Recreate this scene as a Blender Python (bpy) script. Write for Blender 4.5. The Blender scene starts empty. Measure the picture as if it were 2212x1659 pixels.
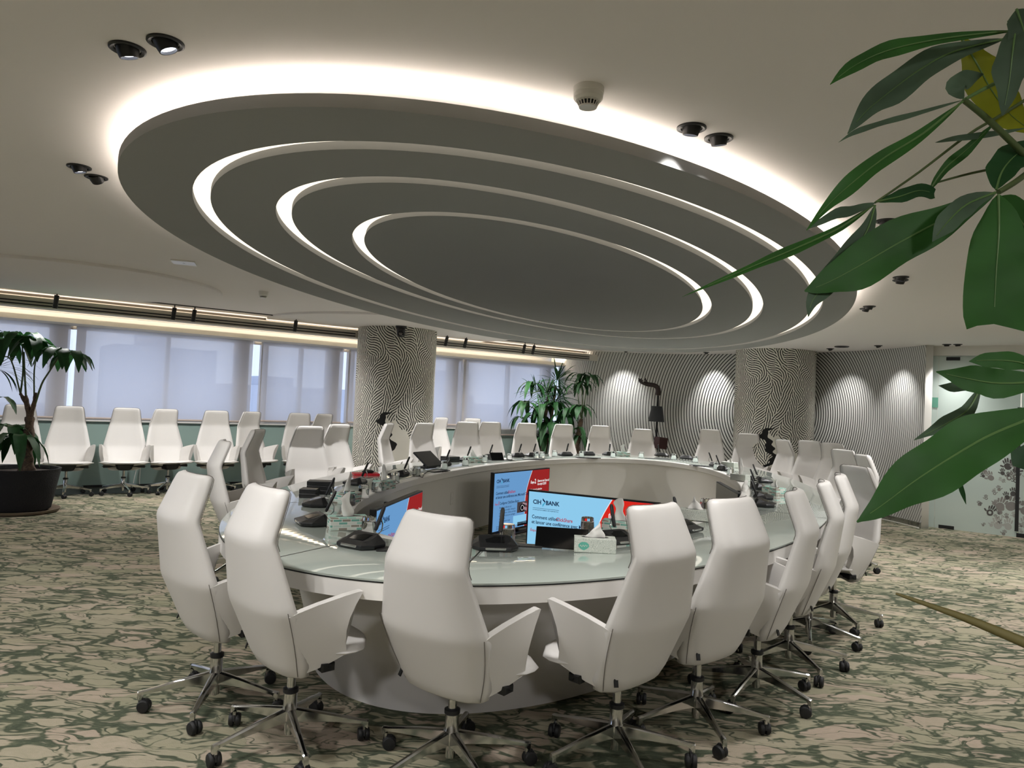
import bpy, bmesh, math, random
import numpy as np
from mathutils import Vector, Matrix
random.seed(7)
rng = np.random.default_rng(11)
PI = math.pi
SC = bpy.context.scene
COL = SC.collection

# ---------------------------------------------------------------- camera model (metres, +Y into the room)
CAM_H, F_PX = 1.56377, 1588.43
PITCH, ROLL = math.radians(1.61899), math.radians(2.56556)
_cp, _sp = math.cos(PITCH), math.sin(PITCH)
_c, _s = math.cos(ROLL), math.sin(ROLL)
FW = Vector((0, _cp, _sp)); _rt = Vector((1, 0, 0)); _up = _rt.cross(FW)
RT = _c*_rt + _s*_up; UP = -_s*_rt + _c*_up
EYE = Vector((0, 0, CAM_H))
def sight(x, y): return FW + RT*((x-1106)/F_PX) - UP*((y-829.5)/F_PX)
def at_z(x, y, z):
    d = sight(x, y); return EYE + d*((z-CAM_H)/d.z)
def at_d(x, y, depth):
    d = sight(x, y); return EYE + d*(depth/d.y)

# ---------------------------------------------------------------- materials
def lin(c):
    return tuple(((v/255)/12.92 if v/255 <= 0.04045 else ((v/255+0.055)/1.055)**2.4) for v in c)
def mat(name, rgb, rough=0.5, metal=0.0, spec=0.5, **kw):
    m = bpy.data.materials.new(name); m.use_nodes = True
    b = m.node_tree.nodes['Principled BSDF']
    b.inputs['Base Color'].default_value = (*lin(rgb), 1)
    b.inputs['Roughness'].default_value = rough
    b.inputs['Metallic'].default_value = metal
    b.inputs['Specular IOR Level'].default_value = spec
    for k, v in kw.items(): b.inputs[k.replace('_', ' ')].default_value = v
    return m
def emit(name, rgb, strength):
    m = bpy.data.materials.new(name); m.use_nodes = True
    nt = m.node_tree; nt.nodes.clear()
    e = nt.nodes.new('ShaderNodeEmission'); o = nt.nodes.new('ShaderNodeOutputMaterial')
    e.inputs[0].default_value = (*lin(rgb), 1); e.inputs[1].default_value = strength
    nt.links.new(e.outputs[0], o.inputs[0]); return m
class NT:
    """small helper to write node trees"""
    def __init__(s, m): s.t = m.node_tree; s.b = s.t.nodes.get('Principled BSDF')
    def n(s, kind, **kw):
        nd = s.t.nodes.new(kind)
        for k, v in kw.items(): setattr(nd, k, v)
        return nd
    def l(s, a, b): s.t.links.new(a, b)
    def math(s, op, a, b=None, c=None):
        nd = s.n('ShaderNodeMath', operation=op)
        for i, v in enumerate((a, b, c)):
            if v is None: continue
            if isinstance(v, (int, float)): nd.inputs[i].default_value = v
            else: s.l(v, nd.inputs[i])
        return nd.outputs[0]
    def ramp(s, fac, stops, mode='LINEAR'):
        nd = s.n('ShaderNodeValToRGB'); cr = nd.color_ramp; cr.interpolation = mode
        while len(cr.elements) < len(stops): cr.elements.new(0.5)
        for e, (p, c) in zip(cr.elements, stops): e.position = p; e.color = (*lin(c), 1) if len(c) == 3 else c
        s.l(fac, nd.inputs[0]); return nd.outputs[0]
    def mix(s, fac, a, b):
        nd = s.n('ShaderNodeMix', data_type='RGBA')
        if isinstance(fac, (int, float)): nd.inputs[0].default_value = fac
        else: s.l(fac, nd.inputs[0])
        for i, v in ((6, a), (7, b)):
            if isinstance(v, tuple): nd.inputs[i].default_value = (*lin(v), 1)
            else: s.l(v, nd.inputs[i])
        return nd.outputs[2]
    def noise(s, vec, scale, detail=2, rough=0.5, dist=0.0):
        nd = s.n('ShaderNodeTexNoise'); s.l(vec, nd.inputs['Vector'])
        nd.inputs['Scale'].default_value = scale; nd.inputs['Detail'].default_value = detail
        nd.inputs['Roughness'].default_value = rough; nd.inputs['Distortion'].default_value = dist
        return nd
    def bump(s, h, strength, dist=0.01):
        nd = s.n('ShaderNodeBump'); nd.inputs['Strength'].default_value = strength; nd.inputs['Distance'].default_value = dist
        s.l(h, nd.inputs['Height']); s.l(nd.outputs[0], s.b.inputs['Normal'])

# ---------------------------------------------------------------- mesh building
class MB:
    def __init__(s): s.v = []; s.f = []; s.mi = []; s.cur = 0
    def add(s, vs, fs, M=None):
        o = len(s.v)
        s.v += [tuple(M @ Vector(p)) for p in vs] if M is not None else [tuple(p) for p in vs]
        s.f += [tuple(i+o for i in f) for f in fs]; s.mi += [s.cur]*len(fs)
        return s
    def box(s, c, d, M=None):
        x, y, z = c; a, b, h = d[0]/2, d[1]/2, d[2]/2
        vs = [(x+i*a, y+j*b, z+k*h) for k in (-1, 1) for j in (-1, 1) for i in (-1, 1)]
        return s.add(vs, [(0,2,3,1), (4,5,7,6), (0,1,5,4), (2,6,7,3), (0,4,6,2), (1,3,7,5)], M)
    def rings(s, rs, cap=(True, True), closed=True, M=None):
        n = len(rs[0]); vs = [p for r in rs for p in r]; fs = []
        for i in range(len(rs)-1):
            for j in range(n if closed else n-1):
                k = (j+1) % n; fs.append((i*n+j, i*n+k, (i+1)*n+k, (i+1)*n+j))
        if cap[0]: fs.append(tuple(range(n))[::-1])
        if cap[1]: fs.append(tuple((len(rs)-1)*n+j for j in range(n)))
        return s.add(vs, fs, M)
    def lathe(s, prof, n=24, M=None, cap=(True, True)):
        return s.rings([[(r*math.cos(2*PI*j/n), r*math.sin(2*PI*j/n), z) for j in range(n)] for r, z in prof], cap, True, M)
    def tube(s, pts, rad, n=8, cap=(True, True), M=None, flat=1.0):
        pts = [Vector(p) for p in pts]; rad = rad if isinstance(rad, (list, tuple)) else [rad]*len(pts)
        ref = None; rs = []
        for i, p in enumerate(pts):
            t = (pts[min(i+1, len(pts)-1)] - pts[max(i-1, 0)]).normalized()
            if ref is None: ref = t.orthogonal().normalized()
            ref = (ref - t*ref.dot(t)); ref = ref.normalized() if ref.length > 1e-6 else t.orthogonal().normalized()
            b = t.cross(ref)
            rs.append([p + ref*(rad[i]*math.cos(2*PI*j/n)) + b*(rad[i]*flat*math.sin(2*PI*j/n)) for j in range(n)])
        return s.rings(rs, cap, True, M)
    def poly(s, pts, M=None): return s.add(pts, [tuple(range(len(pts)))], M)
    def prism(s, pts, z0, z1, M=None):
        n = len(pts)
        return s.rings([[(x, y, z0) for x, y in pts], [(x, y, z1) for x, y in pts]], (True, True), True, M)
    def grid(s, P, M=None):
        a, b = len(P), len(P[0]); vs = [q for r in P for q in r]
        return s.add(vs, [(i*b+j, i*b+j+1, (i+1)*b+j+1, (i+1)*b+j) for i in range(a-1) for j in range(b-1)], M)
    def mesh(s, name, mats, smooth=40):
        me = bpy.data.meshes.new(name); me.from_pydata(s.v, [], s.f)
        for m in (mats if isinstance(mats, (list, tuple)) else [mats]): me.materials.append(m)
        if any(s.mi): me.polygons.foreach_set('material_index', s.mi)
        bm = bmesh.new(); bm.from_mesh(me)
        bmesh.ops.recalc_face_normals(bm, faces=bm.faces)
        if smooth:
            a = math.radians(smooth)
            for f in bm.faces: f.smooth = True
            for e in bm.edges: e.smooth = (len(e.link_faces) == 2 and e.calc_face_angle(0) < a)
        bm.to_mesh(me); bm.free(); me.update(); return me
    def build(s, name, mats, parent=None, smooth=40, bevel=0, seg=2, sub=0, solid=0, loc=None, rotz=0):
        o = bpy.data.objects.new(name, s.mesh(name, mats, smooth)); COL.objects.link(o)
        if parent is not None: o.parent = parent
        if loc is not None: o.location = loc
        if rotz: o.rotation_euler[2] = rotz
        if solid:
            d = o.modifiers.new('s', 'SOLIDIFY'); d.thickness = solid; d.offset = 0
        if sub:
            d = o.modifiers.new('u', 'SUBSURF'); d.levels = sub; d.render_levels = sub
        if bevel:
            d = o.modifiers.new('b', 'BEVEL'); d.width = bevel; d.segments = seg; d.limit_method = 'ANGLE'; d.angle_limit = math.radians(35)
        return o
def tag(o, label, cat, group=None):
    o['label'] = label; o['category'] = cat
    if group: o['group'] = group
    return o
def thing(name, label, cat, loc=(0, 0, 0), rotz=0, group=None):
    o = bpy.data.objects.new(name, None); COL.objects.link(o); o.empty_display_size = 0.1
    o.location = loc; o.rotation_euler = (0, 0, rotz)
    return tag(o, label, cat, group)
def struct(o, label=None):
    o['kind'] = 'structure'
    if label: o['label'] = label
    return o
def dup(root, loc, rotz, label, group=None, skip=()):
    r = root.copy(); COL.objects.link(r); r.location = loc; r.rotation_euler = (0, 0, rotz); r['label'] = label
    if group: r['group'] = group
    for ch in list(root.children):
        if ch.name.split('.')[0] in skip: continue
        c = ch.copy(); COL.objects.link(c); c.parent = r
        for g in list(ch.children):
            d = g.copy(); COL.objects.link(d); d.parent = c
    return r
def rrect(w, d, r, n=4):
    """rounded rectangle outline, w by d, centred"""
    pts = []
    for cx, cy, a0 in ((w/2-r, d/2-r, 0), (-w/2+r, d/2-r, 90), (-w/2+r, -d/2+r, 180), (w/2-r, -d/2+r, 270)):
        for i in range(n+1):
            a = math.radians(a0 + 90*i/n); pts.append((cx+r*math.cos(a), cy+r*math.sin(a)))
    return pts
def link_mesh(name, me, parent=None, loc=None):
    o = bpy.data.objects.new(name, me); COL.objects.link(o)
    if parent is not None: o.parent = parent
    if loc is not None: o.location = loc
    return o

M_leather = mat('leather_white', (209, 206, 202), 0.46)
M_chrome = mat('polished_aluminium', (205, 205, 205), 0.14, 1.0)
M_black = mat('black_plastic', (16, 17, 19), 0.42)
M_rubber = mat('black_rubber', (13, 13, 14), 0.6)
M_white = mat('white_lacquer', (228, 225, 218), 0.28)
M_paint = mat('ceiling_paint', (238, 233, 231), 0.9, spec=0.2)
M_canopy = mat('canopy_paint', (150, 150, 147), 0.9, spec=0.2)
M_screenglass = mat('black_glass', (10, 11, 13), 0.06)
M_dark = mat('dark_metal', (34, 34, 35), 0.4, 0.6)
# ================================================================ room shell
NV = Vector((-.585, .811, 0)); TV = Vector((.811, .585, 0))
def wp(t, n, z): 
    p = TV*t + NV*n; return (p.x, p.y, z)
CEIL = 2.735

# carpet
M_carpet = mat('carpet', (140, 135, 112), 0.95, spec=0.1)
k = NT(M_carpet)
tc = k.n('ShaderNodeTexCoord'); mp = k.n('ShaderNodeMapping'); k.l(tc.outputs['Object'], mp.inputs[0])
mp.inputs['Scale'].default_value = (0.62, 1.15, 1); mp.inputs['Rotation'].default_value = (0, 0, 0.18)
wn = k.noise(mp.outputs[0], 3.2, 3, 0.55)
wv = k.n('ShaderNodeVectorMath', operation='SUBTRACT'); k.l(wn.outputs['Color'], wv.inputs[0]); wv.inputs[1].default_value = (.5, .5, .5)
ws = k.n('ShaderNodeVectorMath', operation='SCALE'); k.l(wv.outputs[0], ws.inputs[0]); ws.inputs['Scale'].default_value = 0.34
wa = k.n('ShaderNodeVectorMath', operation='ADD'); k.l(mp.outputs[0], wa.inputs[0]); k.l(ws.outputs[0], wa.inputs[1])
vo = k.n('ShaderNodeTexVoronoi', feature='DISTANCE_TO_EDGE'); k.l(wa.outputs[0], vo.inputs['Vector']); vo.inputs['Scale'].default_value = 6.6
vc = k.n('ShaderNodeTexVoronoi', feature='F1'); k.l(wa.outputs[0], vc.inputs['Vector']); vc.inputs['Scale'].default_value = 6.6
sp = k.n('ShaderNodeSeparateColor'); k.l(vc.outputs['Color'], sp.inputs[0])
big = k.noise(mp.outputs[0], 1.4, 3, 0.6); mid_ = k.noise(wa.outputs[0], 3.4, 3, 0.6, 1.0)
ms = k.n('ShaderNodeMapping'); k.l(wa.outputs[0], ms.inputs[0]); ms.inputs['Scale'].default_value = (1.0, 2.4, 1); ms.inputs['Rotation'].default_value = (0, 0, -.14)
rid = k.noise(ms.outputs[0], 3.7, 2.5, 0.55, 1.1)
rdg = k.math('ABSOLUTE', k.math('SUBTRACT', rid.outputs[0], .5))
m1 = k.math('MULTIPLY_ADD', k.math('SUBTRACT', k.math('MULTIPLY_ADD', big.outputs[0], .17, -.058), rdg), 34.0, .5)   # thin broken strokes
thr = k.math('MULTIPLY_ADD', mid_.outputs[0], .50, -.200)
m2 = k.math('MULTIPLY_ADD', k.math('SUBTRACT', thr, vo.outputs['Distance']), 20.0, .5)                                  # gaps between islands
dark = k.n('ShaderNodeClamp'); k.l(k.math('MAXIMUM', m1, m2), dark.inputs[0])
fine = k.noise(ms.outputs[0], 24, 5, .72)
tone = k.ramp(sp.outputs[0], [(0.0, (162, 154, 132)), (0.35, (152, 148, 126)), (0.55, (174, 157, 142)), (0.8, (172, 161, 142)), (1.0, (146, 144, 121))])
tone2 = k.mix(k.ramp(fine.outputs[0], [(.42, (0, 0, 0)), (.66, (150, 150, 150))]), tone, (128, 130, 106))
grn = k.ramp(fine.outputs[0], [(.35, (58, 66, 54)), (.55, (78, 86, 70)), (.72, (116, 120, 98))])
colr = k.mix(dark.outputs[0], tone2, grn)
fib = k.noise(tc.outputs['Object'], 260, 2, 0.7)
colf = k.mix(k.math('MULTIPLY', fib.outputs[0], 0.3), colr, (84, 82, 66))
k.l(colf, k.b.inputs['Base Color']); k.bump(fib.outputs[0], 0.5, 0.006)

# room outline (plan): far beyond the frame behind the camera, window wall on the left, striped wall opposite
def floor_poly(): return [wp(-9, 13.05, 0), wp(10.9, 13.05, 0), (3.0, 17.2, 0), (9.5, 15.0, 0), (9.5, -4.0, 0), (-12.0, -4.0, 0), (-12.0, 2.0, 0)]
struct(MB().poly(floor_poly()).build('floor', M_carpet, smooth=0), 'carpet in beige and dark green broken veins')
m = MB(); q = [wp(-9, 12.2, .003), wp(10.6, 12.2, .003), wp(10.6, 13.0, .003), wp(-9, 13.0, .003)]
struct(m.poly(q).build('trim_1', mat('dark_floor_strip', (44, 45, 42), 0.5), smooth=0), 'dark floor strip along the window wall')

# ceiling slab ends at the window cove
pl = [wp(-9, 12.2, CEIL), wp(10.6, 12.2, CEIL), (1.8, 16.2, CEIL), (3.0, 16.2, CEIL), (9.5, 15.0, CEIL), (9.5, -4, CEIL), (-12, -4, CEIL), (-12, 2.0, CEIL)]
m = MB(); m.rings([[(x, y, CEIL) for x, y, _ in pl], [(x, y, CEIL+.12) for x, y, _ in pl]])
struct(m.build('ceiling', M_paint, smooth=0), 'plain white plastered ceiling')
# round soffit steps in the ceiling
for i, (cx, cy, r) in enumerate(((-1.91, 12.05, 2.06), (-4.9, 8.2, 1.5))):
    m = MB(); m.lathe([(r, CEIL+.01), (r, CEIL-.022), (r-.006, CEIL-.03)], 96, Matrix.Translation((cx, cy, 0)))
    struct(m.build('trim_%d' % (2+i), M_paint), 'round plaster step in the ceiling')

# cove box with air slots, pelmet, wall below and above the windows
M_cream = mat('cove_paint', (214, 208, 196), 0.8, spec=0.2)
M_covelight = emit('cove_led', (255, 240, 220), 5.0); M_covelight2 = emit('pelmet_led', (255, 246, 234), 120.0)
T0, T1 = -9, 10.55
m = MB()
def slab(mb, t0, t1, n0, n1, z0, z1):
    vs = [wp(t, n, z) for z in (z0, z1) for n in (n0, n1) for t in (t0, t1)]
    mb.add(vs, [(0,2,3,1), (4,5,7,6), (0,1,5,4), (2,6,7,3), (0,4,6,2), (1,3,7,5)])
slab(m, T0, T1, 11.22, 11.50, 2.54, 2.665); slab(m, T0, T1, 11.56, 11.62, 2.66, 2.735); slab(m, T0, T1, 11.46, 13.3, 2.665, 2.70)
struct(m.build('trim_4', M_cream, smooth=0), 'cream cove box running above the windows')
m = MB(); slab(m, T0, T1, 12.42, 12.47, 2.465, 2.535); slab(m, T0, T1, 12.47, 13.02, 2.465, 2.49)
struct(m.build('trim_5', M_cream, smooth=0), 'pale pelmet hiding the tops of the roller blinds')
for n0, n1, z in ((11.36, 11.42, 2.669), (12.52, 12.58, 2.505)):
    m = MB(); m.poly([wp(T0, n0, z), wp(T1, n0, z), wp(T1, n1, z), wp(T0, n1, z)])
    o = m.build('cove_light_strip', M_covelight if z > 2.6 else M_covelight2, smooth=0)
    tag(o, 'hidden warm light strip on the ' + ('cove box by the ceiling' if z > 2.6 else 'pelmet above the windows'), 'light strip')
slots = thing('air_slot_diffuser', 'pair of long black air slots in the cream cove box', 'air vent', wp(3, 11.22, 2.58))
for z in (2.607, 2.567):
    for ta, tb_ in ((-6, 4.9), (6.1, 10.0)):
        m = MB(); slab(m, ta, tb_, 11.210, 11.222, z-.008, z+.008)
        o = m.build('slot', M_black, smooth=0); o.parent = slots; o.matrix_parent_inverse = Matrix.Translation(slots.location).inverted()
# ceiling end return at the striped wall
m = MB(); slab(m, 10.45, 10.6, 11.2, 13.0, 2.47, 2.735); struct(m.build('trim_6', M_cream, smooth=0), 'cream end return of the cove')

M_mint = mat('mint_panel', (150, 172, 164), 0.16)
SILL = 1.02
m = MB(); slab(m, -9, 10.9, 13.0, 13.3, 0, SILL)
struct(m.build('wall_left', M_mint, smooth=0), 'glossy mint green panel under the windows')
m = MB(); slab(m, -9, 10.9, 13.25, 13.5, 2.49, 2.9); struct(m.build('wall_left_upper', M_cream, smooth=0))
m = MB(); slab(m, -9, 10.7, 12.94, 13.04, SILL, SILL+.02); struct(m.build('trim_7', M_white, smooth=0), 'white window sill')
m = MB(); slab(m, -9, 10.7, 12.985, 13.0, 0, .035); struct(m.build('baseboard_left', M_black, smooth=0))
# windows: aluminium frames, panes, and roller blinds
M_frame = mat('window_frame', (206, 202, 200), 0.5, 0.0)
M_pane = bpy.data.materials.new('window_pane'); M_pane.use_nodes = True
k = NT(M_pane); k.t.nodes.clear(); mx = k.n('ShaderNodeMixShader'); tr = k.n('ShaderNodeBsdfTransparent'); gl = k.n('ShaderNodeBsdfGlossy'); ou = k.n('ShaderNodeOutputMaterial')
mx.inputs[0].default_value = .06; gl.inputs['Roughness'].default_value = .02; k.l(tr.outputs[0], mx.inputs[1]); k.l(gl.outputs[0], mx.inputs[2]); k.l(mx.outputs[0], ou.inputs[0])
M_blind = bpy.data.materials.new('blind_fabric'); M_blind.use_nodes = True
k = NT(M_blind); k.t.nodes.clear(); ou = k.n('ShaderNodeOutputMaterial')
tl = k.n('ShaderNodeBsdfTranslucent'); df = k.n('ShaderNodeBsdfDiffuse'); tp = k.n('ShaderNodeBsdfTransparent')
tc = k.n('ShaderNodeTexCoord'); wv = k.noise(tc.outputs['Object'], 700, 1)
tl.inputs[0].default_value = (.80, .78, .80, 1); df.inputs[0].default_value = (.55, .53, .52, 1)
a = k.n('ShaderNodeMixShader'); a.inputs[0].default_value = .34; k.l(tl.outputs[0], a.inputs[1]); k.l(df.outputs[0], a.inputs[2])
b = k.n('ShaderNodeMixShader'); b.inputs[0].default_value = .16; k.l(a.outputs[0], b.inputs[1]); k.l(tp.outputs[0], b.inputs[2]); k.l(b.outputs[0], ou.inputs[0])
BAYS = [(-8.8, -6.3, 0.0), (-6.2, -3.7, 0.0), (-3.6, -1.6, 0.0), (-1.5, 1.06, 0.0), (1.14, 3.78, 0.0), (3.95, 5.44, 0.02), (5.58, 8.05, 0.03), (8.14, 10.52, -0.16)]
wi = 0
for (t0, t1, drop) in BAYS:
    wi += 1
    w = bpy.data.objects.new('window_%d' % wi, None); COL.objects.link(w); w.location = wp((t0+t1)/2, 13.1, SILL); struct(w, 'aluminium framed window behind a roller blind')
    inv = Matrix.Translation(w.location).inverted()
    m = MB(); md = t0 + (t1-t0)*.5
    for a0, a1 in ((t0+.02, t0+.14), (md-.03, md+.03), (t1-.26, t1-.02)): slab(m, a0, a1, 13.06, 13.17, SILL, 2.5)
    slab(m, t0-.1, t1+.05, 13.10, 13.17, SILL, SILL+.06); slab(m, t0-.1, t1+.05, 13.10, 13.17, 2.42, 2.5)
    o = m.build('window_frame', M_frame, smooth=0); o.parent = w; o.matrix_parent_inverse = inv
    m = MB(); slab(m, t0-.1, t1+.05, 13.13, 13.14, SILL, 2.5)
    o = m.build('window_pane', M_pane, smooth=0); o.parent = w; o.matrix_parent_inverse = inv
    for hx, sg in ((t1-.14, -1),):
        m = MB(); slab(m, hx-.02, hx+.02, 13.03, 13.06, 1.86, 1.94); slab(m, hx-.012+sg*.03, hx+.012+sg*.03, 13.01, 13.03, 1.76, 1.92); slab(m, hx-.03, hx+.03, 13.01, 13.06, 1.895, 1.92)
        o = m.build('window_handle', M_frame, smooth=0); o.parent = w; o.matrix_parent_inverse = inv
LB = ['roller blind far along the window wall beyond the left edge', 'roller blind along the window wall beyond the left edge', 'roller blind at the far left edge, behind the potted tree', 'pale roller blind behind the left potted tree', 'widest pale roller blind right of the left potted tree',
      'pale roller blind just left of the patterned column', 'roller blind partly hidden behind the left patterned column', 'pale roller blind nearest the striped wall, pulled down lowest']
for i, (t0, t1, drop) in enumerate(BAYS):
    r = thing('roller_blind', LB[i], 'window blind', wp((t0+t1)/2, 12.93, 2.4), 0, 'roller blinds along the window wall')
    inv = Matrix.Translation(r.location).inverted(); z0 = SILL+.05+drop
    m = MB(); P = [[wp(t0+(t1-t0)*u/12, 12.93+.006*math.sin(u*1.3), z) for u in range(13)] for z in (z0, 1.7, 2.49)]; m.grid(P)
    o = m.build('fabric', M_blind); o.parent = r; o.matrix_parent_inverse = inv
    m = MB(); m.tube([wp(t0, 12.925, z0), wp(t1, 12.925, z0)], .016, 8)
    o = m.build('bottom_bar', mat('blind_bar', (196, 180, 170), .5), smooth=40); o.parent = r; o.matrix_parent_inverse = inv
    m = MB(); m.tube([wp(t0, 12.99, 2.455), wp(t1, 12.99, 2.455)], .03, 10)
    o = m.build('roller_tube', M_cream); o.parent = r; o.matrix_parent_inverse = inv
# city silhouettes outside
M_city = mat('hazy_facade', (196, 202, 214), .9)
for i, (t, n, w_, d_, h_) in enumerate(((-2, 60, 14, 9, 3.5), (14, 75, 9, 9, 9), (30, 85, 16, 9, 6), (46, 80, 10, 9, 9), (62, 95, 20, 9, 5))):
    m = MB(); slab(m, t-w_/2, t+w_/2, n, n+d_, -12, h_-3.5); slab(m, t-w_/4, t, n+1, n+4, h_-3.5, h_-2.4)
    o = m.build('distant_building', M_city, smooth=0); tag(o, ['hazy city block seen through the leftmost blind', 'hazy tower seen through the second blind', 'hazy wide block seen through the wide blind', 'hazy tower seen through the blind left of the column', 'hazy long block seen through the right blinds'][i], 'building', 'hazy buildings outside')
# walls out of view
M_wall = mat('wall_paint', (205, 200, 192), .85)
m = MB(); m.box((-12.1, -1, 1.4), (.2, 6.2, 2.9)); struct(m.build('wall_far_left', M_wall, smooth=0))
m = MB(); m.box((-1.2, -4.1, 1.4), (21.8, .2, 2.9)); struct(m.build('wall_back', M_wall, smooth=0))
m = MB(); m.box((9.6, 5.5, 1.4), (.2, 19.2, 2.9)); struct(m.build('wall_right', M_wall, smooth=0))
m = MB(); m.box((6.2, 15.6, 1.4), (7.0, .2, 2.9)); struct(m.build('wall_far', M_wall, smooth=0))

# ---------------------------------------------------------------- striped curved wall
key = [(1.05, 16.9), (1.18, 15.9), (1.6, 15.15), (2.4, 15.02), (3.2, 14.85), (3.9, 14.42), (4.5, 13.9), (5.1, 13.42), (5.6, 12.82), (5.9, 12.2), (6.08, 11.6), (6.17, 10.98)]
def spline(pts, n):
    out = []; P = [pts[0]] + list(pts) + [pts[-1]]
    for i in range(1, len(P)-2):
        p0, p1, p2, p3 = (np.array(P[j], float) for j in (i-1, i, i+1, i+2))
        for u in np.linspace(0, 1, n, endpoint=False):
            out.append(0.5*((2*p1)+(-p0+p2)*u+(2*p0-5*p1+4*p2-p3)*u*u+(-p0+3*p1-3*p2+p3)*u**3))
    out.append(np.array(pts[-1], float)); return out
cur = spline(key, 10); N = len(cur)
sl = [0.0]
for i in range(1, N): sl.append(sl[-1]+float(np.linalg.norm(cur[i]-cur[i-1])))
i0 = min(range(N), key=lambda i: np.hypot(*(cur[i]-np.array((4.85, 13.6))))); S0 = sl[i0]
M_stripe = mat('striped_wall', (200, 200, 194), .6, spec=.3)
k = NT(M_stripe); uv = k.n('ShaderNodeUVMap'); uv.uv_map = 'UVMap'; sx = k.n('ShaderNodeSeparateXYZ'); k.l(uv.outputs[0], sx.inputs[0])
ds = k.math('SUBTRACT', sx.outputs[0], S0); dz = k.math('MULTIPLY', k.math('SUBTRACT', sx.outputs[1], 1.62), 1.0)
dd = k.math('SQRT', k.math('ADD', k.math('MULTIPLY', ds, ds), k.math('MULTIPLY', dz, dz)))
right = k.math('GREATER_THAN', ds, 0.0)
per = k.math('MULTIPLY_ADD', right, -0.010, 0.055)
ph = k.math('FRACT', k.math('DIVIDE', dd, per))
tri = k.math('ABSOLUTE', k.math('SUBTRACT', ph, 0.5))
duty = k.math('SUBTRACT', 0.215, k.math('MULTIPLY', dd, 0.035)); duty = k.math('MAXIMUM', duty, 0.10)
ln = k.ramp(k.math('MULTIPLY_ADD', k.math('SUBTRACT', tri, duty), 9.0, 0.5), [(0.2, (30, 30, 30)), (0.8, (205, 205, 200))])
k.l(ln, k.b.inputs['Base Color'])
zs = [0.0, .9, 1.8, CEIL]
m = MB(); m.grid([[(c[0], c[1], z) for z in zs] for c in cur])
o = m.build('wall_front', M_stripe, solid=0); me = o.data; u = me.uv_layers.new(name='UVMap')
for lp in me.loops:
    vi = lp.vertex_index; u.data[lp.index].uv = (sl[vi//4], zs[vi % 4])
me.materials.append(M_white)
d = o.modifiers.new('s', 'SOLIDIFY'); d.thickness = .12; d.material_offset_rim = 1
cc = Vector((cur[N//2][0], cur[N//2][1], 1)); nrm = me.polygons[(N//2)*3].normal
d.offset = -1 if nrm.dot(EYE-cc) > 0 else 1
struct(o, 'curved wall covered in concentric black lines')
tag(o, 'curved wall covered in concentric black lines', 'wall')
M_skirt = mat('marble_skirting', (92, 92, 84), .3); k = NT(M_skirt); tc = k.n('ShaderNodeTexCoord'); nz = k.noise(tc.outputs['Object'], 6, 5, .6, 1.5)
k.l(k.ramp(nz.outputs[0], [(.35, (52, 52, 46)), (.6, (112, 112, 100))]), k.b.inputs['Base Color'])
def offs(i, d_):
    a, b = cur[max(i-1, 0)], cur[min(i+1, N-1)]; t = (b-a)/np.linalg.norm(b-a); return cur[i] + np.array((-t[1], t[0]))*(-d_)
m = MB(); rs = [[(*cur[i], 0.0), (*offs(i, .03), 0.0), (*offs(i, .03), .085), (*cur[i], .085)] for i in range(N)]; m.rings(rs)
struct(m.build('baseboard_front', M_skirt, smooth=0))
m = MB(); rs = [[(*offs(i, .028), .002), (*offs(i, .052), .002), (*offs(i, .052), .014), (*offs(i, .028), .014)] for i in range(N)]; m.rings(rs)
struct(m.build('trim_8', M_white, smooth=0), 'thin white strip painted as a line of light under the dark skirting')  # white strip imitates the line of light below the skirting

# ---------------------------------------------------------------- columns with hand-drawn line mural (line field grown by oriented filtering)
NTH, NZ = 760, 516
def line_field():
    u = rng.standard_normal((NZ, NTH))
    fy = np.fft.fftfreq(NZ)[:, None]; fx = np.fft.fftfreq(NTH)[None, :]
    kk = np.hypot(fx, fy); k0 = 1/6.8; ang = np.arctan2(fy, fx)
    th = np.arange(NTH)/NTH*2*PI; z = np.arange(NZ)/NZ
    def smooth(sig, seed):
        g = np.random.default_rng(seed).standard_normal((NZ, NTH)); w = np.exp(-(kk*sig)**2*18)
        r = np.fft.ifft2(np.fft.fft2(g)*w).real; return r/r.std()
    spine = np.sin(11*th[None, :] + 1.2*smooth(60, 3) + 2.0*np.sin(2*PI*z)[:, None])
    phi = PI/2 + 0.66*spine + 0.48*smooth(26, 5)              # direction of the lines
    lobes = []; rad = np.exp(-((kk-k0)/(0.30*k0))**2)
    for o_ in range(10):
        a = o_*PI/10; da = np.abs(((ang-(a+PI/2)+PI/2) % PI)-PI/2)
        lobes.append((a, rad*np.exp(-(da/0.34)**2)))
    wts = [np.exp(3.2*np.cos(2*(a-phi))) for a, _ in lobes]; tot = sum(wts)
    for it in range(9):
        F = np.fft.fft2(u); acc = 0
        for (a, G), w in zip(lobes, wts): acc = acc + np.fft.ifft2(F*G).real*(w/tot)
        u = np.tanh(2.2*acc/acc.std())
    X, Z = np.meshgrid(th, np.linspace(0, CEIL, NZ)); Rm = .65
    xs = (X-PI)*Rm                                             # metres from the seam-opposite generatrix
    # bare patch with a crooked black trunk at its left
    edge = -.10 + .07*np.sin(Z*9.0) + .035*np.sin(Z*23+1) + .02*np.sin(Z*51)
    wob = .05*np.sin(Z*14)+.03*np.sin(Z*37)
    bare = (xs > edge) & (xs < .42+wob) & (Z > .28) & (Z < 1.24-.9*np.maximum(xs, 0)+.03*np.sin(xs*40))
    trunk = (np.abs(xs-edge) < .045+.03*np.sin(Z*17)**2) & (Z > .25) & (Z < 1.36)
    v = np.clip(u*1.15-.52, -1, 1)
    v = np.where(bare, -1.0, v); v = np.where(trunk, 1.0, v)
    return v
FIELD = line_field()
M_mural = mat('column_mural', (200, 198, 186), .6, spec=.3)
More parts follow.
